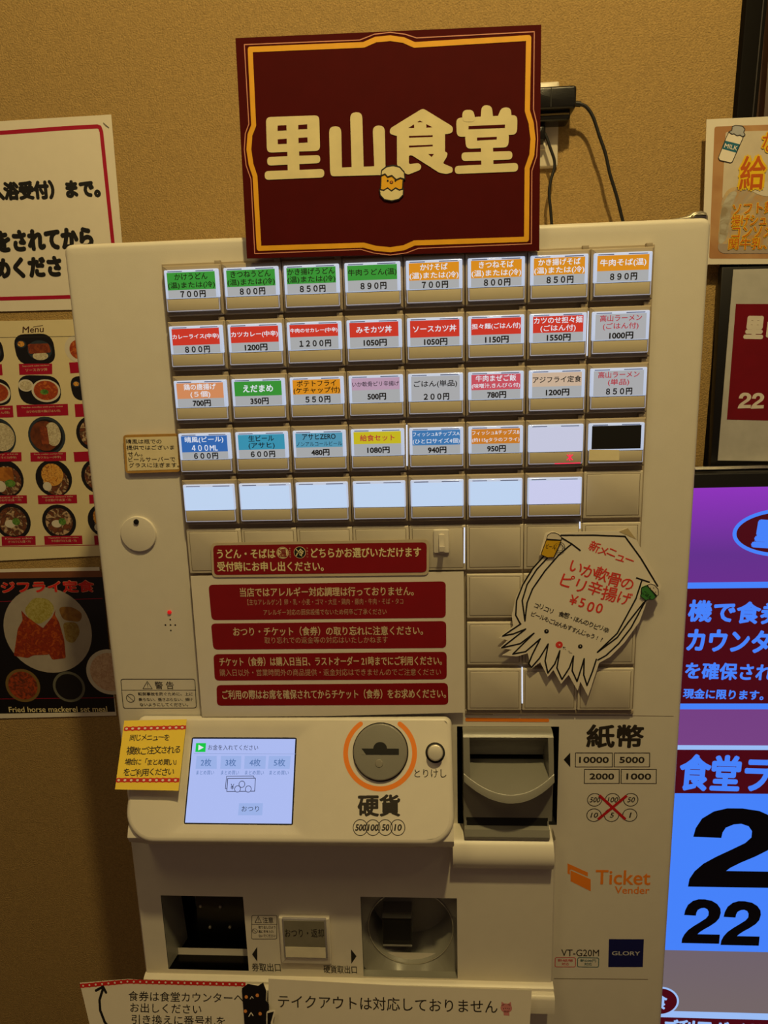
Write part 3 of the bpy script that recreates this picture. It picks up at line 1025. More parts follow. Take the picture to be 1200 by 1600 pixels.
# --- printing right of the bill entry
m = MB()
m.text(FR0, '紙幣', 183.0, 335.3, 242.9, 335.5, 27.4, 0.15, INKB, 0.03)
m.flat(FR0, [(159.9, 363.0), (166.7, 354.7), (167.2, 371.7)], 0.15, INK)
for q, s in ((((172.3, 354.9), (211.0, 354.9), (211.4, 371.2), (172.5, 371.4)), '10000'), (((213.0, 354.9), (249.8, 354.7), (250.4, 370.9), (213.4, 371.1)), '5000'),
             (((182.3, 374.3), (218.9, 374.1), (219.4, 390.7), (182.6, 391.0)), '2000'), (((221.0, 374.1), (257.7, 373.8), (258.3, 390.6), (221.4, 390.7)), '1000')):
    m.stroke(FR0, list(q), 0.8, 0.15, INKB, closed=True)
    a, b = q[0], q[2]
    cx, cy = (a[0] + b[0]) / 2, (a[1] + b[1]) / 2
    hw = (b[0] - a[0]) / 2 * (0.8 if len(s) == 5 else 0.7)
    m.text(FR0, s, cx - hw, cy, cx + hw, cy, 7.4, 0.15, INKB, 0.028)
for cc, s in (((194.1, 410.6, 8.0), '500'), ((213.1, 410.4, 8.0), '100'), ((232.5, 410.2, 8.0), '50'), ((194.0, 429.2, 8.1), '10'), ((212.8, 429.0, 8.1), '5'), ((232.2, 428.8, 8.0), '1')):
    m.ring(FR0, cc[0], cc[1], cc[2], 0.8, 0.15, INKB)
    wd = {'5': 1.9, '1': 0.75}.get(s, {2: 3.8, 3: 5.4}.get(len(s)))
    m.text(FR0, s, cc[0] - wd, cc[1], cc[0] + wd, cc[1], 6.2, 0.15, INKB, 0.012, shear=0.2)
CROSS = mat('red_cross_ink', (196, 22, 30), 0.5)
m.stroke(FR0, [(199.0, 405.1), (227.7, 433.9)], 3.0, 0.25, CROSS, rnds=False)
m.stroke(FR0, [(227.9, 405.2), (198.6, 434.2)], 3.0, 0.3, CROSS, rnds=False)
m.build('payment_lettering', TM, weld=False)
m = MB()
m.flat(FR0, list(((167.1, 489.4), (189.6, 500.5), (189.7, 505.8), (171.4, 496.9), (169.8, 497.9), (170.1, 503.7), (167.4, 502.1))), 0.15, ORANGE)
m.flat(FR0, list(((170.6, 498.1), (193.0, 509.2), (193.5, 524.4), (171.0, 512.0))), 0.15, ORANGE)
m.text(FR0, 'Ticket', 198.2, 506.4, 258.0, 506.2, 18.6, 0.15, ORANGE, 0.012)
m.text(FR0, 'Vender', 219.7, 522.3, 257.7, 522.0, 9.4, 0.15, ORANGE, 0.012)
m.build('orange_emblem', TM, weld=False)
m = MB()
m.text(FR0, 'VT-G20M', 162.9, 605.7, 205.3, 605.0, 9.0, 0.15, INKB, 0.004)
PINKI, TEALI = mat('pink_ink', (216, 70, 84), 0.5), mat('teal_ink', (40, 104, 112), 0.5)
for q, mm, l1 in ((((156.2, 612.2), (179.1, 611.9), (179.4, 624.3), (156.2, 624.9)), PINKI, '新紙幣'), (((181.5, 611.8), (205.2, 611.5), (205.4, 623.9), (181.6, 624.2)), TEALI, '新500円')):
    m.stroke(FR0, rnd(list(q), 2.2), 0.8, 0.15, mm, closed=True)
    a, b = q[0], q[2]
    cx, cy, w_ = (a[0] + b[0]) / 2, (a[1] + b[1]) / 2, (b[0] - a[0]) / 2
    m.text(FR0, l1, cx - w_ * .74, cy - 2.3, cx + w_ * .74, cy - 2.3, 3.8, 0.15, mm, 0.01)
    m.text(FR0, '対応', cx - w_ * .36, cy + 2.4, cx + w_ * .36, cy + 2.4, 3.8, 0.15, mm, 0.01)
m.build('model_lettering', TM, weld=False)
m = MB()
m.flat(FR0, list(((215.7, 586.2), (254.4, 585.5), (254.8, 622.5), (216.2, 623.6))), 0.15, NAVY)
m.text(FR0, 'GLORY', 219.6, 604.7, 251.0, 604.3, 5.5, 0.3, mat('silver_ink', (200, 200, 200), 0.4), 0.02)
m.build('maker_badge', TM, weld=False)['label'] = 'navy blue square badge'


# ------------------------------------------------------------------ papers and small things on the machine
def sheet(name, label, cat, fr, pts, m_, o0=0.0, o1=0.5, group=None, bev=0.0):
    m = MB()
    m.prism(fr, pts, o0, o1, m_, bev, back=True)
    return tag(m.build(name), label, cat, group)


# restaurant sign
SGN = mat('dark_maroon_print', (78, 4, 4), 0.75, var=0.05, spec=0.12)
GOLD = mat('gold_yellow_print', (245, 178, 28), 0.5)
PALE = mat('pale_pink_line', (225, 150, 120), 0.5)
LOGO = mat('cream_print', (238, 224, 170), 0.5)
fs = at(-13)
sg = sheet('restaurant_sign', 'dark maroon sign with four large cream characters and gold border', 'sign', fs,
           list(((-142.2, -338.7), (122.2, -334.9), (123.5, -152.4), (-144.7, -155.9))), SGN, 0, 0.6)
m = MB()
m.stroke(fs, list(((-129.7, -329.0), (-30.0, -327.4), (-19.4, -330.9), (-6.7, -331.3), (4.8, -329.2), (14.0, -325.0), (111.7, -325.2), (111.3, -268.4), (114.7, -258.6), (116.5, -245.7), (115.7, -232.7), (111.7, -222.0), (111.9, -162.6), (10.8, -163.4), (0.9, -159.6), (-11.3, -158.4), (-24.7, -160.1), (-35.7, -163.3), (-132.7, -164.3), (-132.3, -226.1), (-135.3, -236.3), (-136.4, -248.6), (-134.6, -260.6), (-130.7, -268.1))), 4.4, 0.8, GOLD, closed=True)
m.build('gold_border', sg, weld=False)
m = MB()
m.stroke(fs, list(((-134.6, -333.1), (-33.3, -331.3), (-20.4, -335.1), (-6.5, -335.8), (6.1, -333.7), (15.9, -330.3), (116.4, -329.7), (116.6, -269.2), (119.5, -258.4), (120.6, -245.5), (119.9, -231.4), (115.9, -219.6), (116.3, -158.6), (14.3, -158.6), (3.3, -155.1), (-11.4, -153.8), (-26.1, -156.0), (-38.3, -159.7), (-137.0, -159.8), (-136.2, -224.0), (-139.8, -235.4), (-140.6, -248.7), (-138.7, -261.9), (-135.0, -269.4))), 0.8, 0.8, PALE, closed=True)
m.build('thin_border', sg, weld=False)
m = MB()
_z = [0]


def A_(q, r=3.0):
    _z[0] += 1
    m.flat(fs, rnd(list(q), r, 4), 0.9 + (_z[0] % 12) * 0.015, LOGO)


H_ = lambda q: m.flat(fs, list(q), 1.1, SGN)
A_(((-119.2, -274.3), (-71.4, -273.6), (-72.0, -244.6), (-120.1, -245.2)), 4)
A_(((-101.5, -247.4), (-90.9, -247.4), (-91.5, -227.4), (-102.2, -227.4)), 0.5)
A_(((-120.3, -241.6), (-72.0, -241.1), (-72.3, -234.4), (-120.5, -234.4)), 4)
A_(((-123.3, -229.9), (-68.9, -229.4), (-69.2, -222.3), (-123.5, -222.6)), 4)
for q in (((-109.1, -266.9), (-101.1, -266.9), (-101.3, -262.9), (-109.3, -262.8)), ((-90.5, -266.6), (-82.5, -266.7), (-82.6, -263.1), (-90.7, -263.1)), ((-109.7, -255.7), (-101.5, -255.8), (-101.7, -251.9), (-109.8, -251.9)), ((-90.9, -256.0), (-82.8, -256.1), (-82.9, -252.1), (-91.0, -252.0))):
    H_(q)
A_(((-63.1, -264.0), (-52.2, -263.8), (-53.1, -222.9), (-63.8, -222.8)), 5)
A_(((-43.9, -274.5), (-33.1, -274.3), (-33.4, -222.4), (-44.2, -222.5)), 5)
A_(((-24.2, -262.9), (-13.5, -262.5), (-13.8, -222.2), (-23.8, -221.8)), 5)
A_(((-63.6, -229.9), (-13.6, -229.5), (-13.8, -222.0), (-63.5, -222.9)), 4)
A_(((-9.4, -255.7), (-8.8, -259.9), (19.3, -274.2), (21.8, -273.9), (46.7, -258.6), (46.2, -253.8), (40.6, -252.9), (-3.0, -253.3)), 3)
A_(((-2.9, -255.4), (39.6, -254.3), (39.4, -238.6), (41.7, -237.8), (40.9, -234.2), (37.3, -229.3), (46.1, -225.4), (45.9, -221.4), (40.3, -220.3), (34.0, -221.7), (10.2, -237.0), (7.3, -237.1), (7.2, -229.9), (16.0, -230.5), (18.4, -227.9), (17.3, -224.8), (6.2, -221.2), (0.5, -224.3), (-3.4, -229.4)), 1.6)
for q in (((7.8, -253.0), (28.7, -252.6), (28.7, -251.2), (7.7, -251.6)), ((7.6, -245.1), (28.6, -244.9), (28.6, -243.6), (7.5, -243.6)), ((7.4, -259.5), (12.5, -262.3), (12.5, -259.2)),
          ((23.2, -261.9), (28.5, -259.1), (23.3, -258.9)), ((15.2, -263.8), (17.5, -265.0), (20.2, -263.6)), ((24.5, -237.5), (29.7, -237.3), (27.4, -234.9))):
    H_(q)
A_(((54.6, -262.2), (55.0, -271.6), (64.6, -271.5), (66.4, -261.6)), 4)
A_(((70.5, -261.4), (71.8, -274.7), (80.5, -274.2), (82.0, -260.9)), 4)
A_(((83.8, -260.8), (88.9, -272.3), (97.2, -271.6), (97.8, -260.1)), 4)
A_(((49.4, -265.7), (102.8, -265.5), (102.5, -249.7), (49.9, -250.2)), 4.5)
A_(((56.9, -252.6), (95.7, -251.7), (95.0, -239.8), (58.1, -240.2)), 4)
A_(((71.0, -241.4), (81.6, -241.4), (82.1, -225.1), (71.5, -225.3)), 0.5)
A_(((53.7, -237.4), (98.7, -236.6), (98.6, -229.7), (54.2, -230.3)), 4)
A_(((47.9, -226.6), (103.8, -226.7), (103.6, -219.6), (48.0, -220.0)), 4)
H_(((60.3, -258.5), (92.0, -258.3), (92.0, -255.7), (60.2, -256.1)))
H_(((67.6, -248.9), (84.9, -248.7), (84.9, -246.7), (67.6, -246.7)))
m.build('sign_lettering', sg, weld=False)
m = MB()
YEL = mat('yolk_yellow_print', (244, 184, 30), 0.5)
bod = list(((-17.8, -221.1), (-14.3, -224.2), (0.0, -223.6), (1.8, -218.0), (0.6, -208.0), (-18.9, -208.8)))
m.flat(fs, rnd(bod, 3), 1.3, YEL)
topq = ((-18.0, -221.5), (-17.2, -225.9), (-13.0, -228.6), (-7.0, -229.5), (-1.1, -227.9), (2.9, -223.5), (3.5, -217.5), (-0.8, -218.8), (-4.4, -217.4), (-8.2, -221.1), (-12.1, -220.2), (-14.4, -222.7))
botq = ((-19.8, -210.0), (-16.0, -209.2), (-12.3, -211.0), (-9.0, -208.4), (-5.1, -210.7), (-1.8, -208.8), (1.9, -209.7), (1.5, -204.6), (-2.5, -201.0), (-9.0, -199.9), (-15.5, -201.3), (-19.0, -205.0))
for q in (topq, botq):
    m.flat(fs, list(q), 1.5, LOGO)
    m.stroke(fs, list(q), 0.9, 1.7, INK, closed=True)
m.stroke(fs, list(((-17.8, -221.5), (-18.8, -210.0))), 0.9, 1.6, INK)
m.stroke(fs, list(((1.8, -218.0), (0.9, -209.1))), 0.9, 1.6, INK)
for q in (((-12.1, -217.0),), ((-5.2, -216.7),)):
    m.disc(fs, q[0][0], q[0][1], 0.8, 1.6, INK, 12)
nq = (-8.8, -215.6)
m.disc(fs, nq[0], nq[1], 1.6, 1.6, INK, 12, 1.2)
m.disc(fs, nq[0], nq[1], 0.9, 1.65, ORANGE, 12, 0.6)
m.build('hatching_chick', sg, weld=False)

# red strip notice (laminated)
fn = at(-8)
rn = sheet('strip_notice', 'crimson laminated strip with two lines of cream lettering', 'notice', fn,
           rnd(list(((-202.4, 116.2), (19.9, 115.9), (19.0, 153.2), (-204.0, 152.9))), 6), mat('clear_laminate', (205, 190, 160), 0.12, coat=1.0), 0, 0.5)
m = MB()
m.flat(fn, rnd(list(((-200.1, 118.9), (17.4, 118.9), (16.8, 150.1), (-201.4, 150.2))), 4.5), 0.7, CRIMSON)
m.build('red_print', rn, weld=False)
m = MB()
m.text(fn, 'うどん・そばは', -196.7, 127.7, -136.4, 128.3, 9.8, 0.9, LOGO, 0.02)
m.text(fn, 'どちらかお選びいただけます', -99.9, 128.3, 11.6, 128.9, 10.3, 0.9, LOGO, 0.02)
m.text(fn, '受付時にお申し出ください。', -197.5, 141.3, -87.5, 142.3, 10.5, 0.9, LOGO, 0.02)
wx, wv, wr = (-128.8, 127.6, 6.2)
m.ring(fn, wx, wv, wr, 0.5, 0.9, LOGO)
m.disc(fn, wx, wv, wr - 0.9, 0.9, LOGO)
m.text(fn, '温', wx - wr * .68, wv, wx + wr * .68, wv, wr * 1.35, 1.1, CRIMSON, 0.02)
wx, wv, wr = (-111.2, 127.5, 6.2)
m.disc(fn, wx, wv, wr, 0.9, LOGO)
m.disc(fn, wx, wv, wr - 0.5, 1.0, INK)
m.text(fn, '冷', wx - wr * .68, wv, wx + wr * .68, wv, wr * 1.35, 1.15, LOGO, 0.02)
for x_, s in (((-121.2, 127.5), 'あたたかい'), ((-103.5, 127.7), 'つめたい')):
    for i, ch in enumerate(s):
        vv = x_[1] - 4.4 + i * 8.8 / (len(s) - 1)
        m.text(fn, ch, x_[0] - 0.7, vv, x_[0] + 0.7, vv, 1.5, 0.9, LOGO)
m.build('notice_lettering', rn, weld=False)

# allergy sheet
fa = at(-7)
al = sheet('notice_sheet', 'pale sheet with four crimson boxes of small cream lettering', 'notice', fa,
           list(((-226.8, 151.5), (54.1, 150.2), (54.6, 304.3), (-92.6, 308.5), (-227.8, 309.7))), PAPER, 0, 0.5)
for q in (((-208.7, 161.0), (36.0, 160.1), (35.6, 199.0), (-208.4, 199.5)), ((-209.4, 203.3), (35.9, 202.5), (35.8, 231.8), (-209.2, 232.3)), ((-209.6, 237.5), (36.1, 236.0), (35.9, 266.6), (-210.4, 267.4)), ((-209.0, 272.6), (37.0, 270.6), (37.3, 295.3), (-210.3, 296.4))):
    m = MB()
    m.flat(fa, rnd(list(q), 5), 0.7, CRIMSON)
    m.build('red_box', al, weld=False)
m = MB()
LT = mat('cream_fine_print', (222, 200, 160), 0.5)
LT2 = mat('dim_fine_print', (200, 160, 130), 0.5)
m.text(fa, '当店ではアレルギー対応調理は行っておりません。', -176.3, 169.4, 3.4, 169.9, 10.0, 0.9, LT, 0.016)
m.text(fa, '【主なアレルゲン】卵・乳・小麦・ゴマ・大豆・鶏肉・豚肉・牛肉・そば・タコ', -169.0, 180.2, -7.6, 180.7, 6.6, 0.9, LT2)
m.text(fa, 'アレルギー対応の厨房設備でないため何卒ご了承ください', -152.9, 191.4, -25.0, 191.6, 6.6, 0.9, LT2)
m.text(fa, 'おつり・チケット（食券）の取り忘れに注意ください。', -186.5, 212.4, 12.1, 212.4, 10.2, 0.9, LT, 0.016)
m.text(fa, '取り忘れでの返金等の対応はいたしかねます', -153.9, 222.2, -24.5, 222.2, 7.4, 0.9, LT2)
m.text(fa, 'チケット（食券）は購入日当日、ラストオーダー 21時までにご利用ください。', -203.8, 246.0, 31.1, 245.6, 10.4, 0.9, LT, 0.016)
m.text(fa, '購入日以外・営業時間外の商品提供・返金対応はできませんのでご注意ください', -204.4, 258.3, 30.0, 258.2, 7.9, 0.9, LT2)
m.text(fa, 'ご利用の際はお席を確保されてからチケット（食券）をお求めください。', -203.6, 283.6, 35.0, 282.5, 11.0, 0.9, LT, 0.016)
m.build('notice_lettering', al, weld=False)

# squid-shaped note
fq = Fr(90, -8, -0.022)
SQ = ((134.2, 21.4), (141.6, 19.4), (149.1, 21.9), (170.6, 20.2), (205.8, 20.4), (214.1, 17.4), (222.5, 28.8), (247.8, 74.5), (249.2, 76.6), (244.4, 89.5), (235.1, 93.7), (229.0, 113.9), (214.8, 135.8), (201.4, 150.6), (190.5, 157.2), (180.3, 193.4), (172.2, 177.4), (169.6, 187.3), (160.1, 169.9), (152.6, 179.7), (144.6, 164.5), (139.1, 172.1), (131.2, 156.2), (122.1, 163.4), (118.5, 146.4), (107.9, 149.7), (92.5, 148.5), (102.3, 142.6), (90.3, 140.4), (98.0, 132.4), (89.6, 129.8), (103.5, 117.4), (102.1, 105.6), (106.1, 86.6), (114.3, 69.4), (123.7, 55.2), (131.8, 45.6), (129.1, 43.2))
sq = sheet('squid_note', 'squid-shaped paper note with red handwriting over the blank plates', 'note', fq, list(SQ), PAPER, 0, 0.5)
m = MB()
for q in (((149.8, 23.7), (181.5, 24.1), (211.7, 25.7), (227.9, 48.0), (245.2, 76.6)), ((149.2, 25.6), (160.1, 32.3), (168.6, 39.1)), ((160.1, 32.7), (148.1, 43.4), (134.7, 59.6), (122.6, 78.1), (117.3, 92.6), (115.3, 111.6)),
          ((136.6, 46.8), (126.5, 58.1), (117.1, 73.7), (112.4, 90.3), (115.3, 111.3)), ((132.9, 45.0), (122.4, 57.3), (112.9, 73.7), (106.8, 90.3), (106.0, 105.6), (110.8, 115.0)), ((224.6, 68.1), (236.9, 72.5)),
          ((229.5, 71.4), (224.7, 89.3), (207.5, 125.5), (188.4, 145.6)), ((232.3, 93.7), (218.1, 113.8), (207.7, 129.9), (188.4, 145.6)), ((233.9, 92.0), (221.0, 119.7), (209.3, 136.5), (197.2, 149.0), (189.1, 153.9)),
          ((111.2, 114.8), (93.1, 127.6), (103.6, 125.5), (116.1, 120.4), (92.1, 140.3), (110.7, 135.9), (124.5, 124.9), (103.4, 147.1), (116.3, 144.5), (130.9, 130.9), (122.7, 148.7), (119.5, 157.7), (122.4, 161.6), (130.4, 151.7), (138.9, 136.5), (136.1, 154.7), (139.1, 167.8), (145.9, 157.8), (150.8, 143.6), (148.1, 162.3), (153.5, 174.7), (160.7, 162.3), (164.6, 149.6), (163.6, 165.4), (168.7, 177.0), (173.2, 160.9), (175.3, 152.4), (175.3, 169.9), (178.9, 181.4), (183.8, 166.9), (187.6, 153.2))):
    m.stroke(fq, list(q), 1.5, 0.7, INK)
for q in (((137.0, 122.9)), ((171.1, 139.3))):
    m.disc(fq, q[0], q[1], 2.3, 0.7, INK, 20)
    m.disc(fq, q[0] + 0.2, q[1] - 0.3, 0.6, 0.8, PAPER, 10)
q = (150.0, 137.4)
m.disc(fq, q[0], q[1], 3.6, 0.7, REDINK, 24)
m.disc(fq, q[0] + 0.3, q[1], 0.9, 0.8, mat('pink_dot', (240, 190, 180), 0.5), 12)
for q in (((156.8, 142.9), (154.0, 139.6), (156.5, 140.2)), ((154.0, 139.6), (154.3, 142.1)), ((159.2, 144.1), (160.8, 144.3)), ((159.7, 145.6), (163.0, 146.5))):
    m.stroke(fq, list(q), 0.3, 0.7, INKB)
m.build('squid_outline', sq, weld=False)
m = MB()


def hand(s, q, mm, b):
    """hand-written line: each character a little off the line"""
    random.seed(len(s))
    x0, v0, x1, v1, h = q
    n = len(s)
    an = math.atan2(v1 - v0, x1 - x0)
    for i, ch in enumerate(s):
        if ch == ' ':
            continue
        u = (i + 0.5) / n
        j = random.uniform(-0.07, 0.07) * h
        m.glyph(fq, ch, x0 + (x1 - x0) * u, v0 + (v1 - v0) * u + j, min(h * 1.1, math.hypot(x1 - x0, v1 - v0) / n * (2.0 if all(ord(q_) < 256 for q_ in s) else 1.18)) * random.uniform(0.94, 1.06), an + random.uniform(-0.1, 0.06), 0.7, mm, b)


hand('新メニュー', (178.4, 34.0) + (221.3, 51.5) + (15.0,), REDINK, 0.014)
hand('いか軟骨の', (158.5, 53.5) + (222.2, 76.3) + (13.5,), REDINK, 0.014)
hand('ピリ辛揚げ', (148.5, 67.6) + (220.0, 91.4) + (14.0,), REDINK, 0.014)
hand('¥500', (159.2, 89.3) + (193.4, 100.8) + (13.0,), REDINK, 0.014)
hand('コリコリ 食感・ほんのりピリ辛', (124.2, 94.5) + (198.9, 122.8) + (7.6,), INKB, 0.012)
hand('ビールもごはんもすすんじゃう!?', (121.2, 104.0) + (194.7, 133.5) + (7.4,), INKB, 0.012)
m.build('handwriting', sq, weld=False)
m = MB()
BEER = mat('beer_yellow_pencil', (214, 168, 24), 0.6)
FOAM = mat('foam_white', (224, 214, 196), 0.6)

mug = ((135.6, 26.7), (150.0, 28.1), (142.7, 45.5), (136.6, 45.7), (130.1, 42.5))
fm = ((135.4, 27.6), (136.3, 23.1), (139.6, 20.8), (143.7, 20.8), (147.1, 22.3), (149.8, 25.1), (150.0, 28.4))
m.prism(fq, list(mug), 0.6, 2.0, BEER, back=True)
m.prism(fq, rnd(list(fm), 2), 0.6, 2.1, FOAM)
for q in (mug, fm):
    m.stroke(fq, list(q), 0.6, 2.3, INK, closed=True)
hx, hv, hr = (148.3, 35.7) + (5.4,)
m.ring(fq, hx, hv, hr, 0.6, 2.0, INK, 24)
m.ring(fq, hx, hv, hr - 1.6, 0.5, 2.0, INK, 24)
m.text(fq, 'ビール', *(135.1, 33.8), *(144.6, 35.0), 4.4, 2.3, INK)
m.build('beer_mug_drawing', sq)
m = MB()
bowl = ((229.0, 77.9), (234.3, 75.3), (244.2, 85.9), (241.0, 90.2), (235.6, 89.7), (234.3, 91.1), (228.3, 86.4), (229.5, 83.9))
rice = ((234.6, 75.3), (237.6, 73.7), (241.7, 75.1), (245.5, 79.5), (245.8, 85.2), (244.0, 86.9))
m.prism(fq, rnd(list(bowl), 2), 0.6, 2.0, mat('bowl_green_pencil', (60, 130, 60), 0.6), back=True)
m.prism(fq, rnd(list(rice), 2), 0.6, 2.1, FOAM)
for q in (bowl, rice):
    m.stroke(fq, list(q), 0.6, 2.3, INK, closed=True)
m.text(fq, 'ごはん', *(231.2, 81.9), *(239.2, 88.3), 4.0, 2.3, INK)
for q in (((237.8, 78.2)), ((240.9, 78.0)), ((240.2, 81.6)), ((243.0, 82.3))):
    m.disc(fq, q[0], q[1], 0.5, 2.4, INK, 8)
m.build('rice_bowl_drawing', sq)
m = MB()
m.flat(fq, list(((205.8, 20.9), (214.1, 17.4), (222.5, 28.8))), 0.7, mat('yellowed_tape', (190, 172, 130), 0.2, coat=0.8))
m.build('tape_corner', sq, weld=False)

# beer note with a wooden-looking border
fb = at(-2.6)
bn = sheet('beer_note', 'small brown-bordered note left of the blue beer button', 'note', fb,
           rnd(list(((-284.5, 4.9), (-227.8, 5.0), (-229.0, 43.3), (-286.0, 43.7))), 4), mat('bamboo_border_print', (182, 138, 66), 0.55, var=0.12, scale=90), -1, 1.0)
m = MB()
m.flat(fb, list(((-282.1, 7.5), (-229.3, 7.5), (-230.4, 40.6), (-283.4, 41.1))), 1.15, mat('cream_note_paper', (236, 222, 180), 0.55))
m.build('note_paper', bn, weld=False)
m = MB()
for s, q in (('晴風は瓶での', ((-281.8, 11.6), (-245.6, 12.2))), ('提供ではございま', ((-281.9, 17.7), (-233.1, 18.4))), ('せん。', ((-281.6, 24.2), (-266.4, 24.3))), ('ビールサーバーで', ((-281.4, 29.6), (-233.2, 30.2))), ('グラスに注ぎます。', ((-281.5, 35.4), (-229.7, 36.2)))):
    m.text(fb, s, q[0][0], q[0][1], q[1][0], q[1][1], 4.6, 1.3, INKB, 0.006)
m.build('note_lettering', bn, weld=False)

# white adhesive hook
fh = at(-6.4)
m = MB()
k0, k1 = (24.2, 106.0), (39.9, 130.7)
m.prism(fh, rnd(rect(k0[0], k0[1], k1[0], k1[1]), 2, 3), 0, 2.6, CREAMP, 1.2, 3)
hk = tag(m.build('adhesive_hook'), 'small white plastic hook right of the crimson strip', 'hook')
m = MB()
hxm = (32.3, 114.2)[0]
hk0 = k0[1]
m.sweep([(hk0 + 5, -8.8), (hk0 + 5, -11), (hk0 + 17, -11.5), (hk0 + 18, -16), (hk0 + 15, -17.5), (hk0 + 15, -19.5), (hk0 + 20, -19), (hk0 + 22, -14), (hk0 + 20, -8.8)], hxm - 2.6, hxm + 2.6, CREAMP)
m.build('hook_arm', hk)

# piece of tape on the strip below the black card
m = MB()
m.prism(at(-11.15), list(((174.1, 29.3), (202.4, 30.3), (202.5, 40.4), (173.8, 39.8))), 0, 0.25, mat('cream_masking_tape', (244, 232, 190), 0.6))
tag(m.build('masking_tape'), 'piece of cream tape below the black menu card', 'tape')

# yellow note at the left end of the coin panel
fy = Fr(312, -13, -0.8)
YP = mat('yellow_note_paper', (246, 214, 70), 0.6, var=0.02)
yn = sheet('yellow_note', 'yellow note with red chain borders left of the screen', 'note', fy,
           list(((-311.7, -0.8), (-243.2, -2.3), (-241.2, 68.9), (-308.2, 68.1))), YP, 0, 0.5)
RTP = mat('red_chain_print', (200, 32, 24), 0.5)
for a, b in (((-310.2, 7.8), (-242.6, 6.1)), ((-308.6, 59.2), (-241.8, 58.8))):
    m = MB()
    m.stroke(fy, [a, b], 3.9, 0.65, RTP, rnds=False)
    for i in range(10):
        t = (i + 0.4) / 10
        x_, v_ = a[0] + (b[0] - a[0]) * t, a[1] + (b[1] - a[1]) * t
        m.disc(fy, x_, v_, 2.9, 0.66, RTP, 14, 2.4)
        m.disc(fy, x_, v_, 1.5, 0.75, PAPER, 12, 1.1)
    m.build('chain_border', yn, weld=False)
m = MB()
fq_keep, fq = fq, fy
hand('同じメニューを', (-302.1, 17.4) + (-258.7, 16.4) + (8.4,), INKB, 0.012)
hand('複数ご注文される', (-302.5, 30.4) + (-244.7, 29.0) + (8.4,), INKB, 0.012)
hand('場合に「まとめ買い」', (-302.5, 41.3) + (-243.9, 41.0) + (7.6,), INKB, 0.012)
hand('をご利用ください', (-302.1, 51.8) + (-248.5, 51.0) + (7.6,), INKB, 0.012)
fq = fq_keep
m.build('handwriting', yn, weld=False)

# counter note at the foot of the machine
fc = Fr(640, -50, -0.25)
cn = sheet('counter_note', 'white note with red dotted top edge and curved black arrow', 'note', fc,
           list(((-381.8, -24.6), (-326.2, -30.1), (-289.4, -28.5), (-194.0, -29.1), (-190.7, 37.2), (-364.3, 42.2))), LAMI, 0, 0.5)
m = MB()
ra, rb_, rc = (-381.4, -21.5), (-326.2, -27.7), (-191.9, -27.7)
m.stroke(fc, [ra, rb_, rc], 4.4, 0.65, RTP, rnds=False)
for i in range(26):
    t = (i + 0.5) / 26
    if t < 0.29:
        p, q, u = ra, rb_, t / 0.29
    else:
        p, q, u = rb_, rc, (t - 0.29) / 0.71
    x_, v_ = p[0] + (q[0] - p[0]) * u, p[1] + (q[1] - p[1]) * u
    m.disc(fc, x_, v_, 2.6, 0.7, RTP, 12)
    m.disc(fc, x_, v_, 1.1, 0.8, PAPER, 10)
m.build('dotted_border', cn, weld=False)
m = MB()
m.text(fc, '食券は食堂カウンターへ', -325.4, -12.0, -194.1, -12.9, 10.7, 0.7, INKB, 0.006)
m.text(fc, 'お出しください', -323.2, 0.4, -242.0, 0.4, 10.4, 0.7, INKB, 0.006)
m.text(fc, '引き換えに番号札を', -321.7, 13.2, -215.2, 12.5, 10.4, 0.7, INKB, 0.006)
m.build('note_lettering', cn, weld=False)
m = MB()
m.stroke(fc, list(((-343.7, 27.7), (-352.6, 16.9), (-357.8, 4.5), (-358.7, -6.7), (-355.0, -18.6))), 2.8, 0.7, INK)
m.stroke(fc, list(((-362.8, -17.0), (-354.7, -21.4), (-351.3, -15.2))), 2.8, 0.7, INK)
m.build('curved_arrow', cn, weld=False)

# takeout note
ft = Fr(640, -47, -0.2)
tn = sheet('takeout_note', 'long white note with one line of black lettering', 'note', ft,
           list(((-166.5, -32.8), (-9.5, -28.2), (123.1, -27.4), (118.6, 32.9), (-167.8, 41.6))), LAMI, 0, 0.5)
m = MB()
m.text(ft, 'テイクアウトは対応しておりません', -156.2, -8.3, 85.7, -8.4, 14.7, 0.7, INKB, 0.004)
m.build('note_lettering', tn, weld=False)
m = MB()
PIG = mat('pink_stamp', (205, 130, 130), 0.5)
px_, pv_, pr_ = (95.3, -7.3, 6.2)
m.disc(ft, px_, pv_, pr_, 0.7, PIG, 24, pr_ * .8)
m.flat(ft, [(px_ - 5.5, pv_ - 2), (px_ - 5, pv_ - 7), (px_ - 1, pv_ - 4)], 0.7, PIG)
m.flat(ft, [(px_ + 5.5, pv_ - 2), (px_ + 5, pv_ - 7), (px_ + 1, pv_ - 4)], 0.7, PIG)
m.flat(ft, rect(px_ - 3, pv_ + 3, px_ + 3, pv_ + 8), 0.7, PIG)
for dx in (-3, -1, 1, 3):
    m.disc(ft, px_ + dx, pv_ + abs(dx) * .2, 0.5, 0.85, INK, 8)
m.build('pink_animal_stamp', tn, weld=False)

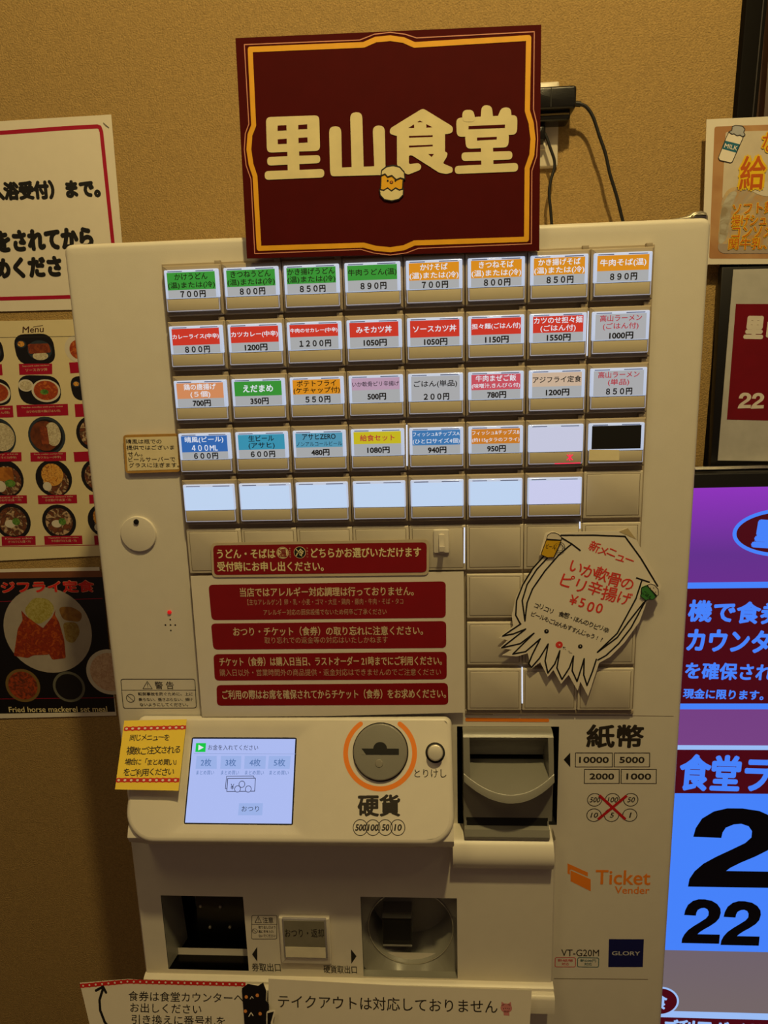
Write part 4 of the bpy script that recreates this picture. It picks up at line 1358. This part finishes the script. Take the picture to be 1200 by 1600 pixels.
# decorative tape strip with black cats
CATB = mat('black_tape_print', (14, 12, 11), 0.35)
ct = sheet('cat_tape', 'black cat-patterned tape strip joining the two bottom notes', 'tape', Fr(640, -52.5, -0.25),
           list(((-195.5, -25.2), (-189.0, -30.2), (-177.4, -28.4), (-171.6, -32.0), (-168.1, -23.1), (-168.9, -12.8), (-165.3, -9.4), (-163.5, 36.4), (-190.7, 37.2))), CATB, 0, 0.5)
fct = Fr(640, -52.5, -0.25)
m = MB()
CHEEK = mat('orange_cheek', (220, 140, 70), 0.5)
for p in (((-190.5, -16.4)), ((-178.2, -18.4)), ((-191.6, -1.2)), ((-175.1, 1.1))):
    m.disc(fct, p[0], p[1], 1.9, 0.65, CHEEK, 14)
m.stroke(fct, list(((-186.2, -14.4), (-184.3, -17.2), (-182.6, -15.2))), 0.7, 0.65, PAPER)
m.stroke(fct, list(((-187.7, 4.2), (-185.2, -0.0), (-183.0, 3.4))), 0.9, 0.65, PAPER)
m.build('cat_faces', ct, weld=False)
cs = sheet('cat_sticker', 'small white-edged black sticker beside the cat-patterned tape', 'sticker', Fr(640, -55, -0.25),
           rnd(list(((-167.5, -3.2), (-163.2, -5.0), (-157.4, -4.8), (-160.4, 7.6), (-159.7, 14.4), (-160.6, 36.3), (-167.8, 36.5))), 1.5), PAPER, 0, 0.5)
m = MB()
m.flat(Fr(640, -55, -0.25), list(((-166.4, -1.9), (-159.2, -3.8), (-162.6, 7.6), (-162.9, 12.4), (-166.5, 12.5))), 0.65, CATB)
m.build('black_print', cs, weld=False)


# ------------------------------------------------------------------ on the wall, left
fw = at(281)
wn = sheet('wall_notice', 'white laminated wall notice with red frame line and bold black lettering', 'notice', fw,
           list(((-597.1, -390.6), (-384.5, -391.7), (-386.8, -234.4), (-389.4, -147.7), (-626.1, -150.6))), LAMI, 0, 1.0)
m = MB()
RF = mat('red_frame_print', (168, 12, 48), 0.4)
m.stroke(fw, list(((-590.5, -375.9), (-449.6, -378.3), (-404.5, -378.4), (-401.2, -377.1), (-399.7, -371.7), (-399.4, -233.2), (-400.8, -167.6), (-403.8, -165.2), (-623.5, -167.3))), 5.0, 1.15, RF)
m.build('red_frame', wn, weld=False)
m = MB()
m.tube([(*(-395.8, -382.3), 279.6), (*(-392.3, -379.1), 279.0), (*(-388.8, -375.9), 279.6)], 0.5, CHROME, 6)
m.build('staple', wn)
m = MB()
m.text(fw, '入浴受付）まで。', -563.9, -305.3, -408.8, -303.1, 24.7, 1.2, INK, 0.06)
m.build('notice_lettering', wn, weld=False)
m = MB()
m.text(fw, 'をされてから', -564.4, -241.3, -425.7, -241.6, 28.6, 1.2, INK, 0.06)
m.text(fw, 'めくださ', -571.3, -206.6, -474.0, -206.3, 28.3, 1.2, INK, 0.06)
m.build('notice_lettering', wn, weld=False)

MENUP = mat('pale_menu_paper', (226, 212, 170), 0.35, var=0.02, coat=0.5)
mb = sheet('menu_poster', 'pale menu poster with rows of dish photographs and red name labels', 'poster', fw,
           list(((-637.4, -138.0), (-416.2, -135.0), (-414.9, 202.2), (-683.3, 211.4))), MENUP, 0, 1.0)
m = MB()
m.stroke(fw, list(((-612.9, -115.5), (-437.0, -112.5))), 0.6, 1.15, INKB)
m.stroke(fw, list(((-659.5, 187.4), (-423.0, 187.4))), 1.0, 1.15, RF)
m.build('menu_rule', mb, weld=False)
m = MB()
m.text(fw, 'Menu', -542.1, -124.1, -511.5, -124.4, 8.6, 1.2, mat('brown_ink', (70, 38, 26), 0.5), 0.01, shear=0.2)
m.stroke(fw, list(((-525.5, -127.4), (-517.9, -128.5), (-511.4, -129.1))), 0.7, 1.2, mat('brown_ink', (70, 38, 26), 0.5))
m.build('menu_heading', mb, weld=False)
PL_K = mat('black_dish_print', (18, 17, 17), 0.35, coat=0.4)
PL_W = mat('white_dish_print', (214, 206, 190), 0.4, coat=0.4)
PL_B = mat('blue_dish_print', (44, 56, 66), 0.35, coat=0.4)
CUT = food('cutlet_print', (112, 44, 22), (150, 70, 30), 160)
RICE = food('rice_print', (214, 204, 176), (180, 166, 136), 300)
SOUP = food('noodle_soup_print', (170, 70, 24), (196, 104, 40), 120, (150, 52, 20))
CURRY = food('curry_print', (86, 40, 16), (120, 58, 22), 60)
TEMP = food('tempura_print', (206, 140, 50), (160, 92, 30), 180, (226, 172, 80))
UDON = food('udon_print', (196, 166, 130), (120, 66, 36), 110, (70, 40, 26))
GRN = food('leek_print', (60, 110, 40), (110, 150, 60), 250)
INARI = food('fried_tofu_print', (190, 120, 40), (150, 86, 24), 70)
DISHES = [('tray', (-527.6, -97.9, 29.7)), ('pale', (-465.7, -96.0, 18.4)), ('tray', (-596.8, -97.4, 24.3)), ('soup', (-527.8, -40.7, 31.0)), ('soup2', (-599.8, -39.6, 29.3)), ('tray', (-458.2, -41.9, 24.2)),
          ('curry', (-525.9, 24.3, 27.6)), ('rice', (-599.7, 24.4, 27.8)), ('udon', (-456.4, 22.3, 25.4)), ('tempura', (-523.4, 86.3, 27.4)), ('inari', (-596.9, 85.3, 28.1)), ('udon', (-456.0, 84.4, 25.8)),
          ('udon', (-523.5, 150.8, 25.8)), ('udon2', (-594.4, 149.6, 27.5)), ('tempura', (-454.8, 150.1, 25.1))]
for kind, (x_, v_, r_) in DISHES:
    m = MB()
    s_ = r_ * (0.76 if kind in ('tray', 'soup', 'soup2') else 1.0)        # these trays are seen at a slant in their pictures
    c_ = lambda dx, dv, r, mm, o, ry=None: m.disc(fw, x_ + dx * r_, v_ + dv * s_, r * r_, o, mm, 28, (r if ry is None else ry) * s_)
    if kind == 'tray':
        m.flat(fw, rnd([(x_ - r_, v_ - s_ * .9), (x_ + r_ * .95, v_ - s_ * .9), (x_ + r_, v_ + s_ * .95), (x_ - r_ * .9, v_ + s_ * .95)], r_ * .6, 6), 1.15, PL_K)
        c_(-.62, -.3, .24, PL_B, 1.3); c_(-.62, -.32, .17, TEMP, 1.4)
        c_(.25, .1, .6, PL_B, 1.3); c_(.25, .45, .38, RICE, 1.4, .25)
        m.flat(fw, rnd([(x_ - .3 * r_, v_ - .3 * s_), (x_ + .72 * r_, v_ - .3 * s_), (x_ + .8 * r_, v_ + .25 * s_), (x_ - .3 * r_, v_ + .3 * s_)], 3), 1.5, CUT)
    elif kind in ('soup', 'soup2'):
        m.flat(fw, rnd([(x_ - r_, v_ - s_ * .95), (x_ + r_, v_ - s_ * .8), (x_ + r_, v_ + s_ * .85), (x_ - r_, v_ + s_ * .85)], r_ * .7, 6), 1.15, PL_K)
        c_(-.62, -.3, .36, PL_W, 1.3); c_(-.62, -.3, .28, RICE, 1.4)
        c_(.3, .05, .68, PL_W, 1.35); c_(.3, .03, .58, SOUP, 1.45); c_(.22, .12, .2, GRN, 1.5, .16)
    elif kind == 'pale':
        c_(0, 0, 1, PL_W, 1.15); c_(.1, .05, .72, SOUP, 1.3)
    else:
        c_(0, 0, 1, PL_B if kind in ('curry', 'rice') else PL_K, 1.15); c_(0, 0, .86, PL_K, 1.25)
        if kind == 'curry':
            c_(-.1, 0, .78, CURRY, 1.3); c_(.35, -.08, .42, RICE, 1.4, .62)
            m.flat(fw, rnd([(x_ - .32 * r_, v_ - .5 * r_), (x_ + .08 * r_, v_ - .5 * r_), (x_ + .1 * r_, v_ + .45 * r_), (x_ - .3 * r_, v_ + .45 * r_)], 3), 1.5, CUT)
        elif kind == 'rice':
            c_(.2, 0, .74, RICE, 1.4); c_(-.45, .1, .4, CURRY, 1.45)
        elif kind == 'tempura':
            c_(.1, .2, .7, UDON, 1.35); c_(-.05, -.2, .6, TEMP, 1.45); c_(-.4, .42, .24, PL_W, 1.5)
        elif kind == 'inari':
            c_(.1, .1, .76, UDON, 1.35); m.flat(fw, rnd([(x_ - .5 * r_, v_ - .6 * r_), (x_ + .45 * r_, v_ - .6 * r_), (x_ + .5 * r_, v_ + .1 * r_), (x_ - .5 * r_, v_ + .15 * r_)], 3), 1.5, INARI); c_(.25, .25, .28, GRN, 1.55, .2)
            c_(-.3, .4, .3, PL_W, 1.55)
        else:
            c_(0, 0, .8, UDON, 1.35); c_(-.15, .12, .3, PL_W, 1.5, .22); c_(.2, 0, .22, GRN, 1.55, .2)
    m.build('dish_photo', mb, weld=False)
for q, a, b in ((((-553.2, -78.0), (-504.7, -77.0), (-506.4, -62.4), (-554.4, -62.7)), 'Sauce pork cutlet rice bowl', 'ソースカツ丼'), (((-609.1, -78.3), (-578.1, -78.3), (-579.1, -63.0), (-609.1, -62.7)), '', ''),
                (((-480.0, -77.6), (-459.6, -77.8), (-459.0, -63.3), (-480.0, -62.8)), '', ''),
                (((-565.0, -20.6), (-489.0, -20.3), (-490.1, -4.1), (-566.0, -3.8)), 'Dandan noodles with pork cutlet', 'カツのせ担々麺(ごはん付)'), (((-610.8, -20.0), (-570.3, -20.2), (-571.5, -3.4), (-610.9, -3.3)), 'noodles', '(ごはん付)'),
                (((-479.2, -19.6), (-457.1, -19.9), (-457.8, -1.9), (-480.0, -1.6)), '', ''),
                (((-553.5, 47.7), (-500.1, 48.2), (-501.5, 61.0), (-554.8, 61.0)), 'Pork cutlet curry rice', 'カツカレー(中辛)'), (((-620.8, 46.6), (-566.8, 46.9), (-568.2, 60.0), (-622.4, 60.2)), 'curry rice', 'カレーライス(中辛)'),
                (((-489.0, 48.5), (-460.3, 48.0), (-461.1, 62.3), (-489.3, 62.9)), '', ''),
                (((-550.9, 110.7), (-491.8, 111.1), (-492.6, 123.7), (-551.7, 124.1)), 'Vegetable tempura soba', 'かき揚げそば(温・冷)'), (((-625.5, 110.0), (-567.4, 110.4), (-568.5, 122.6), (-626.3, 122.5)), 'Kitsune soba', 'きつねそば(温・冷)'),
                (((-473.5, 111.5), (-453.3, 111.4), (-453.8, 124.2), (-474.1, 124.8)), '', ''),
                (((-549.3, 172.3), (-491.2, 172.5), (-492.0, 185.4), (-550.1, 185.8)), 'Vegetable tempura udon', 'かき揚げうどん(温・冷)'), (((-614.9, 172.0), (-562.5, 172.1), (-563.9, 185.8), (-616.4, 186.3)), 'Kitsune udon', 'きつねうどん(温・冷)'),
                (((-473.0, 173.0), (-450.6, 172.6), (-451.1, 186.0), (-473.6, 186.7)), '', '')):
    m = MB()
    m.flat(fw, list(q), 1.2, RF)
    if a:
        x0, x1 = q[0][0], q[1][0]
        v0, v1 = q[0][1], q[3][1]
        hw = (x1 - x0)
        m.text(fw, a, x0 + hw * .1, v0 + (v1 - v0) * .24, x1 - hw * .1, v0 + (v1 - v0) * .22, 2.6, 1.35, LT)
        m.text(fw, b, x0 + hw * .18, v0 + (v1 - v0) * .6, x1 - hw * .16, v0 + (v1 - v0) * .58, 4.2, 1.35, LT)
    m.build('name_label', mb, weld=False)

fp = sheet('set_meal_poster', 'black poster showing a fried fish set meal on a white plate', 'poster', fw,
           list(((-695.2, 223.3), (-470.7, 221.2), (-470.6, 462.1), (-723.9, 468.9))), LAMI, 0, 1.0)
m = MB()
m.flat(fw, list(((-696.0, 227.8), (-468.4, 226.7), (-467.6, 236.7), (-697.5, 237.4))), 1.15, mat('brown_print', (120, 70, 40), 0.4, coat=0.3))
m.flat(fw, list(((-697.5, 237.4), (-467.6, 236.7), (-471.9, 455.6), (-728.9, 460.1))), 1.15, BLACKP)
m.stroke(fw, list(((-672.8, 274.3), (-471.4, 270.3))), 0.8, 1.3, RF)
m.stroke(fw, list(((-697.4, 434.3), (-469.3, 431.8))), 0.8, 1.3, RF)
m.build('poster_ground', fp, weld=False)
m = MB()
x_, v_, r_ = (-563.2, 320.6, 69.3)
m.disc(fw, x_, v_, r_, 1.4, mat('white_plate_photo', (168, 158, 146), 0.4, coat=0.3), 48)
cab = ((-596.0, 287.1), (-578.4, 267.6), (-555.8, 269.6), (-546.3, 284.0), (-556.3, 300.0), (-575.5, 311.6), (-590.1, 301.6))
m.flat(fw, rnd(list(cab), 8), 1.5, food('cabbage_print', (176, 166, 96), (150, 138, 52), 220))
m.flat(fw, rnd(list(((-541.8, 283.1), (-520.7, 282.4), (-504.5, 293.3), (-509.7, 307.6), (-537.4, 303.8))), 8), 1.5, food('potato_print', (150, 108, 44), (126, 84, 32), 60))
m.flat(fw, rnd(list(((-537.8, 307.4), (-515.0, 307.6), (-511.7, 323.8), (-524.5, 341.9), (-536.4, 338.2))), 8), 1.55, food('salad_print', (156, 136, 74), (136, 104, 46), 150))
FISH = food('fried_fish_print', (150, 50, 12), (172, 74, 18), 110, (128, 36, 10))
m.flat(fw, rnd(list(((-600.4, 287.1), (-593.9, 297.0), (-576.4, 311.6), (-562.6, 321.7), (-565.9, 360.0), (-591.0, 360.8), (-600.6, 365.4), (-622.5, 361.6), (-610.0, 317.7), (-600.0, 303.3))), 3), 1.6, FISH)
m.flat(fw, rnd(list(((-545.8, 286.7), (-548.5, 294.7), (-543.1, 307.3), (-538.8, 336.4), (-539.8, 365.7), (-561.6, 368.3), (-567.8, 354.5), (-571.0, 318.0), (-552.5, 298.3))), 3), 1.65, FISH)
m.build('plate_photo', fp, weld=False)
m = MB()
for q, a, b in (((-614.9, 411.2, 27.9), mat('glazed_bowl_print', (120, 96, 50), 0.4), food('kinpira_print', (170, 66, 26), (90, 40, 20), 140)),
                ((-540.9, 413.5, 25.7), mat('grey_bowl_print', (104, 104, 92), 0.4), PL_K), ((-472.7, 389.2, 37.5), PL_W, food('mixed_rice_print', (196, 158, 130), (220, 190, 160), 160))):
    m.disc(fw, q[0], q[1], q[2], 1.4, a, 36)
    m.disc(fw, q[0], q[1], q[2] * .84, 1.5, b, 36)
m.build('bowl_photo', fp, weld=False)
m = MB()
m.text(fw, 'アジフライ定食', -651.1, 251.1, -481.0, 250.5, 20.2, 1.62, mat('pink_outline_print', (214, 130, 110), 0.4), 0.055)
m.text(fw, 'アジフライ定食', -649.6, 251.1, -482.5, 250.5, 18.1, 1.8, mat('red_title_print', (210, 36, 28), 0.4), 0.03)
m.build('poster_lettering', fp, weld=False)
m = MB()
m.text(fw, 'Fried horse mackerel set meal', -643.5, 451.8, -484.2, 450.7, 9.3, 1.4, LOGO, 0.01)
m.build('poster_lettering', fp, weld=False)

# ------------------------------------------------------------------ outlet, adapter, cords
m = MB()
m.prism(at(282), rnd(rect((147.0, -403.2)[0], (182.7, -400.7)[1], (193.4, -400.1)[0], (184.7, -301.8)[1]), 3, 4), 0, 7, mat('ivory_plastic', (216, 206, 186), 0.35), 2.5, 3)
op = tag(m.build('outlet_plate'), 'ivory wall socket plate half hidden behind the maroon sign', 'outlet')
m = MB()
o0, o1 = (163.6, -330.8), (177.0, -321.9)
m.prism(at(275), rect(o0[0], o0[1], o1[0], o1[1]), 0, 2, mat('pale_socket', (236, 228, 206), 0.3), 0.5, 2)
m.build('socket_insert', op)
ad0, ad1 = (146.9, -384.2), (208.5, -352.0)
ad = thing('power_adapter', 'black power adapter with a cord hanging from its right end', 'adapter', wp((ad0[0] + ad1[0]) / 2, ad1[1], 275))
GLOSS = mat('glossy_black_plastic', (20, 19, 17), 0.25, var=0.1, bump=0.15, bscale=900)
m = MB()
m.prism(at(275), rnd(rect(ad0[0], ad0[1], ad1[0], ad1[1] - 7), 4, 4), 0, 30, GLOSS, 3, 3)
m.prism(at(275), rnd(rect(ad0[0], ad1[1] - 9, ad1[0] - 5, ad1[1] + 4), 5, 4), 0, 22, GLOSS, 3, 3)
m.build('adapter_body', ad)
m = MB()
m.prism(at(250), rect((177.8, -378.4)[0] - 0.6, ad0[1] + 1, (177.8, -378.4)[0] + 0.6, ad1[1] - 9), 5, 5.4, VOID)
m.prism(at(256), rect(ad0[0], ad1[1] - 4.2, ad1[0] - 7, ad1[1] - 2.4), 2.9, 3.3, mat('olive_line', (150, 130, 70), 0.4))
m.build('adapter_seam', ad)


def smooth_path(P, n=6):
    out = []
    for i in range(len(P) - 1):
        p0, p1, p2, p3 = (Vector(P[max(i - 1, 0)]), Vector(P[i]), Vector(P[i + 1]), Vector(P[min(i + 2, len(P) - 1)]))
        for k in range(n):
            t = k / n
            out.append(tuple(0.5 * ((2 * p1) + (p2 - p0) * t + (2 * p0 - 5 * p1 + 4 * p2 - p3) * t * t + (3 * p1 - p0 - 3 * p2 + p3) * t ** 3)))
    out.append(tuple(P[-1]))
    return out


CORD = mat('black_rubber_cord', (18, 17, 16), 0.45)
cp = ((208.3, -367.7), (216.1, -366.6), (223.9, -362.7), (232.1, -350.8), (240.6, -328.6), (248.2, -309.3), (254.6, -285.4), (263.4, -260.4), (272.5, -229.8), (283.7, -191.0), (290.2, -132.0))
m = MB()
m.tube(smooth_path([(x_, v_, 258) for x_, v_ in cp]), 2.1, CORD)
m.tube([(x_, v_, 258) for x_, v_ in cp[:2]], 3.3, CORD)
m.build('cord', ad)
pg = thing('power_plug', 'black power plug under the adapter, its cord dropping straight down', 'plug', wp((170.3, -342.4)[0], (170.3, -342.4)[1], 275))
m = MB()
p0, p1 = (158.6, -346.9), (174.7, -327.8)
m.prism(at(275), rnd(rect(p0[0], p0[1], p1[0], p1[1]), 3, 3), 0, 16, GLOSS, 3, 3)
m.build('plug_body', pg)
m = MB()
cp = ((172.1, -339.7), (176.2, -332.2), (181.2, -319.4), (186.2, -305.9), (186.4, -295.4), (182.7, -283.6), (180.6, -268.6), (182.5, -249.6), (184.5, -230.4), (187.7, -191.4), (191.3, -135.9))
m.tube(smooth_path([(x_, v_, 262) for x_, v_ in cp]), 1.9, CORD)
m.build('cord', pg)

# ------------------------------------------------------------------ right of the machine
fm_ = at(264)
mp = sheet('milk_poster', 'poster with a milk bottle drawing and yellow lettering over bread', 'poster', fm_,
           list(((370.6, -344.0), (520.0, -343.3), (537.0, -169.3), (375.8, -174.1))), LAMI, 0, 1.2)
m = MB()
m.flat(fm_, rnd(list(((380.6, -335.3), (515.7, -333.6), (531.0, -175.4), (383.9, -180.9))), 3), 1.35, food('wood_tray_print', (188, 146, 100), (172, 124, 80), 12))
m.flat(fm_, rnd(list(((394.3, -328.7), (516.4, -326.3), (524.1, -246.6), (395.2, -252.0))), 3), 1.5, mat('pale_photo_ground', (206, 194, 172), 0.4))
m.flat(fm_, rnd(list(((395.2, -252.0), (401.8, -263.4), (418.6, -266.2), (522.6, -262.9), (530.3, -182.6), (407.1, -187.3), (394.5, -190.2), (393.3, -207.1), (394.0, -234.4))), 12), 1.6, food('fried_bread_print', (188, 150, 100), (206, 178, 130), 30, (176, 160, 138)))
m.flat(fm_, rnd(list(((395.7, -245.0), (404.5, -259.8), (414.2, -259.4), (406.9, -242.1), (404.6, -204.2), (395.4, -195.0), (394.2, -222.6))), 8), 1.7, food('plastic_bag_print', (190, 186, 172), (150, 136, 110), 60))
m.flat(fm_, rnd(list(((393.3, -198.7), (529.9, -187.4), (530.5, -181.4), (400.9, -186.3), (394.5, -190.2))), 6), 1.75, mat('grey_tray_print', (168, 152, 138), 0.4))
m.flat(fm_, rnd(list(((423.7, -262.5), (452.2, -270.6), (522.3, -265.2), (523.7, -251.3), (443.9, -252.3))), 8), 1.8, PL_W)
m.build('food_photo', mp, weld=False)
m = MB()
bot = ((400.8, -329.5), (397.9, -328.2), (394.8, -321.3), (387.2, -299.4), (389.2, -296.4), (402.2, -293.0), (404.5, -294.0), (414.7, -319.2), (416.2, -323.7), (416.9, -325.4))
cap_ = ((401.4, -334.0), (405.2, -335.3), (413.7, -334.0), (416.9, -330.4), (415.4, -327.1), (417.7, -323.8), (414.5, -322.1), (411.4, -324.1), (407.8, -323.5), (404.1, -326.0), (401.7, -325.5), (397.5, -328.2), (401.4, -330.0))
m.flat(fm_, list(bot), 1.9, PAPER)
m.flat(fm_, list(((393.7, -318.8), (412.8, -313.4), (408.6, -304.1), (391.4, -309.5))), 2.0, mat('teal_band_print', (30, 104, 128), 0.4))
m.stroke(fm_, list(bot), 0.8, 2.1, INK, closed=True)
m.flat(fm_, list(cap_), 2.2, mat('grey_cap_print', (170, 172, 176), 0.4))
m.stroke(fm_, list(cap_), 0.7, 2.4, INK, closed=True)
m.text(fm_, 'MILK', *(393.8, -313.2), *(409.7, -309.0), 5.0, 2.2, PAPER, 0.01)
m.build('milk_bottle_drawing', mp, weld=False)
m = MB()
YO, OR = mat('yellow_halo_print', (236, 196, 30), 0.4), mat('orange_letter_print', (196, 92, 20), 0.4)
gq = (412.1, -280.4) + (447.8, -280.0)
m.text(fm_, '給', *gq, 43, 2.3, YO, 0.085)
m.text(fm_, '給', gq[0] + 2.5, gq[1], gq[2] - 2.5, gq[3], 39, 2.45, OR, 0.012)
gq = (437.3, -314.2) + (457.0, -314.4)
m.text(fm_, 'な', *gq, 25, 2.3, YO, 0.06)
m.text(fm_, 'な', gq[0] + 1.5, gq[1], gq[2] - 1.5, gq[3], 22, 2.45, OR, 0.006)
for s, q in (('ソフト麺', ((408.2, -238.6), (460.8, -239.3))), ('揚げシュー', ((407.5, -225.0), (463.2, -224.5))), ('コンソメ', ((409.1, -211.2), (460.7, -210.6))), ('関牛乳、', ((406.1, -197.6), (454.5, -196.3)))):
    m.text(fm_, s, q[0][0], q[0][1], q[1][0], q[1][1], 15, 2.3, YO, 0.045)
    m.text(fm_, s, q[0][0] + .7, q[0][1], q[1][0] - .7, q[1][1], 13.5, 2.45, OR, 0.004)
m.build('poster_lettering', mp, weld=False)

TWO = [(0.02, 0.36), (0.04, 0.25), (0.10, 0.13), (0.22, 0.04), (0.36, 0.0), (0.52, 0.0), (0.70, 0.03), (0.84, 0.10), (0.93, 0.20), (0.95, 0.30), (0.92, 0.42),
       (0.84, 0.51), (0.70, 0.60), (0.55, 0.68), (0.44, 0.75), (0.40, 0.79), (0.97, 0.79), (0.97, 1.0), (0, 1.0), (0.01, 0.90), (0.06, 0.80), (0.15, 0.70),
       (0.28, 0.61), (0.45, 0.51), (0.58, 0.43), (0.64, 0.36), (0.64, 0.28), (0.60, 0.22), (0.52, 0.19), (0.44, 0.20), (0.36, 0.24), (0.33, 0.30), (0.32, 0.37)]


def two(m, fr, q, out, mm):
    """a heavy grotesque figure 2 in the box (x0, v0)-(x1, v1)"""
    (x0, v0), (x1, v1) = q
    m.flat(fr, [(x0 + (x1 - x0) * a, v0 + (v1 - v0) * b) for a, b in TWO], out, mm)


hs = thing('hours_sign', 'white framed sign with a red panel above the purple screen', 'sign', wp((459.9, 81.4)[0], (459.9, 81.4)[1], 270))
m = MB()
m.prism(at(272), list(((400.3, -170.2), (559.3, -168.1), (585.9, 89.6), (402.5, 85.6))), 0, 10, DARK, 2, 2, back=True)
m.build('sign_frame', hs)
fh_ = at(261)
m = MB()
m.prism(fh_, list(((414.0, -166.3), (558.6, -164.0), (584.1, 84.2), (410.8, 78.2))), 0, 1.0, mat('grey_white_board', (188, 186, 180), 0.2, coat=0.6))
m.build('sign_board', hs)
m = MB()
m.flat(fh_, list(((420.0, -123.8), (563.2, -118.8), (578.7, 31.5), (418.9, 23.8))), 1.2, mat('deep_red_print', (118, 2, 16), 0.3, coat=0.5))
m.build('red_panel', hs, weld=False)
m = MB()
PW = mat('white_letter_print', (220, 212, 200), 0.4)
m.text(fh_, '里', 432.8, -94.3, 457.7, -93.1, 28.9, 1.4, PW, 0.05)
m.text(fh_, '山', 461.0, -93.0, 485.8, -91.8, 28.8, 1.4, PW, 0.05)
m.build('sign_lettering', hs, weld=False)
m = MB()
two(m, fh_, ((431.8, -10.9), (448.9, 9.4)), 1.4, PW)
two(m, fh_, ((448.7, -10.1), (465.5, 10.2)), 1.4, PW)
m.build('sign_lettering', hs, weld=False)

# digital display
dd = thing('digital_display', 'large black-framed display showing purple and blue notices', 'display', wp(450, 1200, 250))
fd = at(225)
m = MB()
dv = (388.9, 109.1)[1]
m.prism(at(258), rnd(rect(292, (387.6, 89.7)[1], 860, 1010), 3, 3), 0, 33, DARK, 3, 3, back=True)
m.sweep([((400.8, 84.2)[1], 258), ((400.8, 84.2)[1], 245), ((401.0, 87.7)[1], 243), ((401.1, 89.4)[1], 258)], 300, 860, CHROME)
m.build('display_frame', dd)


def screen_grad(name):
    """the picture on the display: purple above fading to grey below"""
    mm = bpy.data.materials.new(name)
    mm.use_nodes = True
    nt = mm.node_tree
    b = nt.nodes['Principled BSDF']
    b.inputs['Base Color'].default_value = (0.02, 0.02, 0.02, 1)
    b.inputs['Roughness'].default_value = 0.3
    tc = nt.nodes.new('ShaderNodeTexCoord')
    sp = nt.nodes.new('ShaderNodeSeparateXYZ')
    nt.links.new(tc.outputs['Generated'], sp.inputs[0])
    cr = nt.nodes.new('ShaderNodeValToRGB')
    es = cr.color_ramp.elements
    es[0].position = 0.10; es[0].color = lin((122, 108, 110)) + (1,)
    es[1].position = 1.0; es[1].color = lin((150, 52, 200)) + (1,)
    for p, c in ((0.33, (112, 98, 118)), (0.55, (126, 70, 140)), (0.70, (122, 64, 140)), (0.80, (116, 44, 150)), (0.9, (104, 48, 150))):
        e = es.new(p)
        e.color = lin(c) + (1,)
    nt.links.new(sp.outputs['Z'], cr.inputs['Fac'])
    nt.links.new(cr.outputs['Color'], b.inputs['Emission Color'])
    b.inputs['Emission Strength'].default_value = 0.85
    MATS[name] = mm
    return mm


m = MB()
m.flat(fd, rect(300, dv, 850, 1000), 0.4, screen_grad('display_picture'))
ds = m.build('display_screen', dd, weld=False)
m = MB()
DB, DR, DK = glow('display_blue', (70, 132, 255), 0.95), glow('display_maroon', (84, 2, 22), 0.7), glow('display_black', (2, 2, 10), 0.3, base=(4, 4, 8))
DW = glow('display_pale_blue', (160, 196, 255), 0.9)


def bar(v0, v1, mm, o):
    m.flat(fd, rect(302, v0, 846, v1), o, mm)


bar((372.0, 237.7)[1], (381.2, 422.3)[1], DB, 0.6)
bar((372.5, 246.3)[1], (378.9, 413.6)[1], DR, 0.7)
bar((371.2, 477.2)[1], (371.6, 484.2)[1], DW, 0.6)
bar((371.6, 484.2)[1], (372.7, 552.7)[1], DR, 0.6)
bar((372.7, 552.7)[1], (371.3, 816.7)[1], DB, 0.6)
bar((379.0, 926.6)[1], (377.7, 938.5)[1], DW, 0.6)
bar((377.7, 938.5)[1], (383.5, 1048.7)[1], DR, 0.6)
ex, ev_, er = (487.8, 170.7, 66.8)
m.disc(fd, ex, ev_, er, 0.6, DB, 64, (485.7, 203.7)[1] - ev_)
m.disc(fd, ex, ev_, er - 5, 0.7, DR, 64, (485.7, 203.7)[1] - ev_ - 5)
m.build('display_picture_shapes', ds, weld=False)
m = MB()
m.text(fd, '里', 447.1, 170.9, 489.8, 174.2, 38.1, 0.85, DB, 0.06)
m.text(fd, '機で食券', 370.1, 277.0, 497.4, 283.2, 31.8, 0.85, DB, 0.035)
m.build('display_lettering', ds, weld=False)
m = MB()
m.text(fd, 'カウンター', 370.8, 318.9, 511.0, 324.4, 33.3, 0.85, DB, 0.035)
m.build('display_lettering', ds, weld=False)
m = MB()
m.text(fd, 'を確保され', 370.9, 363.9, 489.3, 367.6, 25.5, 0.85, DB, 0.03)
m.build('display_lettering', ds, weld=False)
m = MB()
m.text(fd, '現金に限ります。', 370.2, 398.2, 479.2, 401.2, 15.3, 0.85, DB, 0.03)
m.build('display_lettering', ds, weld=False)
m = MB()
m.text(fd, '食堂ラ', 371.7, 519.2, 497.6, 522.4, 58.3, 0.85, DB, 0.032)
m.build('display_lettering', ds, weld=False)
for q in (((394.7, 576.1), (527.0, 706.0)), ((390.8, 727.1), (447.7, 803.5)), ((448.2, 729.2), (505.6, 805.5))):
    m = MB()
    two(m, fd, q, 0.85, DK)
    m.build('black_figure', ds, weld=False)
m = MB()
ex, ev_, er = (363.6, 908.8, 29.4)
m.disc(fd, ex, ev_, er, 0.9, DW, 48, (365.0, 935.3)[1] - ev_)
m.disc(fd, ex, ev_, er - 3, 1.0, DR, 48, (365.0, 935.3)[1] - ev_ - 3)
m.text(fd, '食', 352.0, 908.6, 375.2, 909.0, 29.4, 1.15, DW, 0.03)
m.text(fd, 'ご利用ガイド', 371.9, 956.6, 520.5, 959.8, 31.0, 1.15, DW, 0.03)
m.build('display_badge', ds, weld=False)

bpy.data.objects.remove(_to)
bpy.data.curves.remove(_tc)
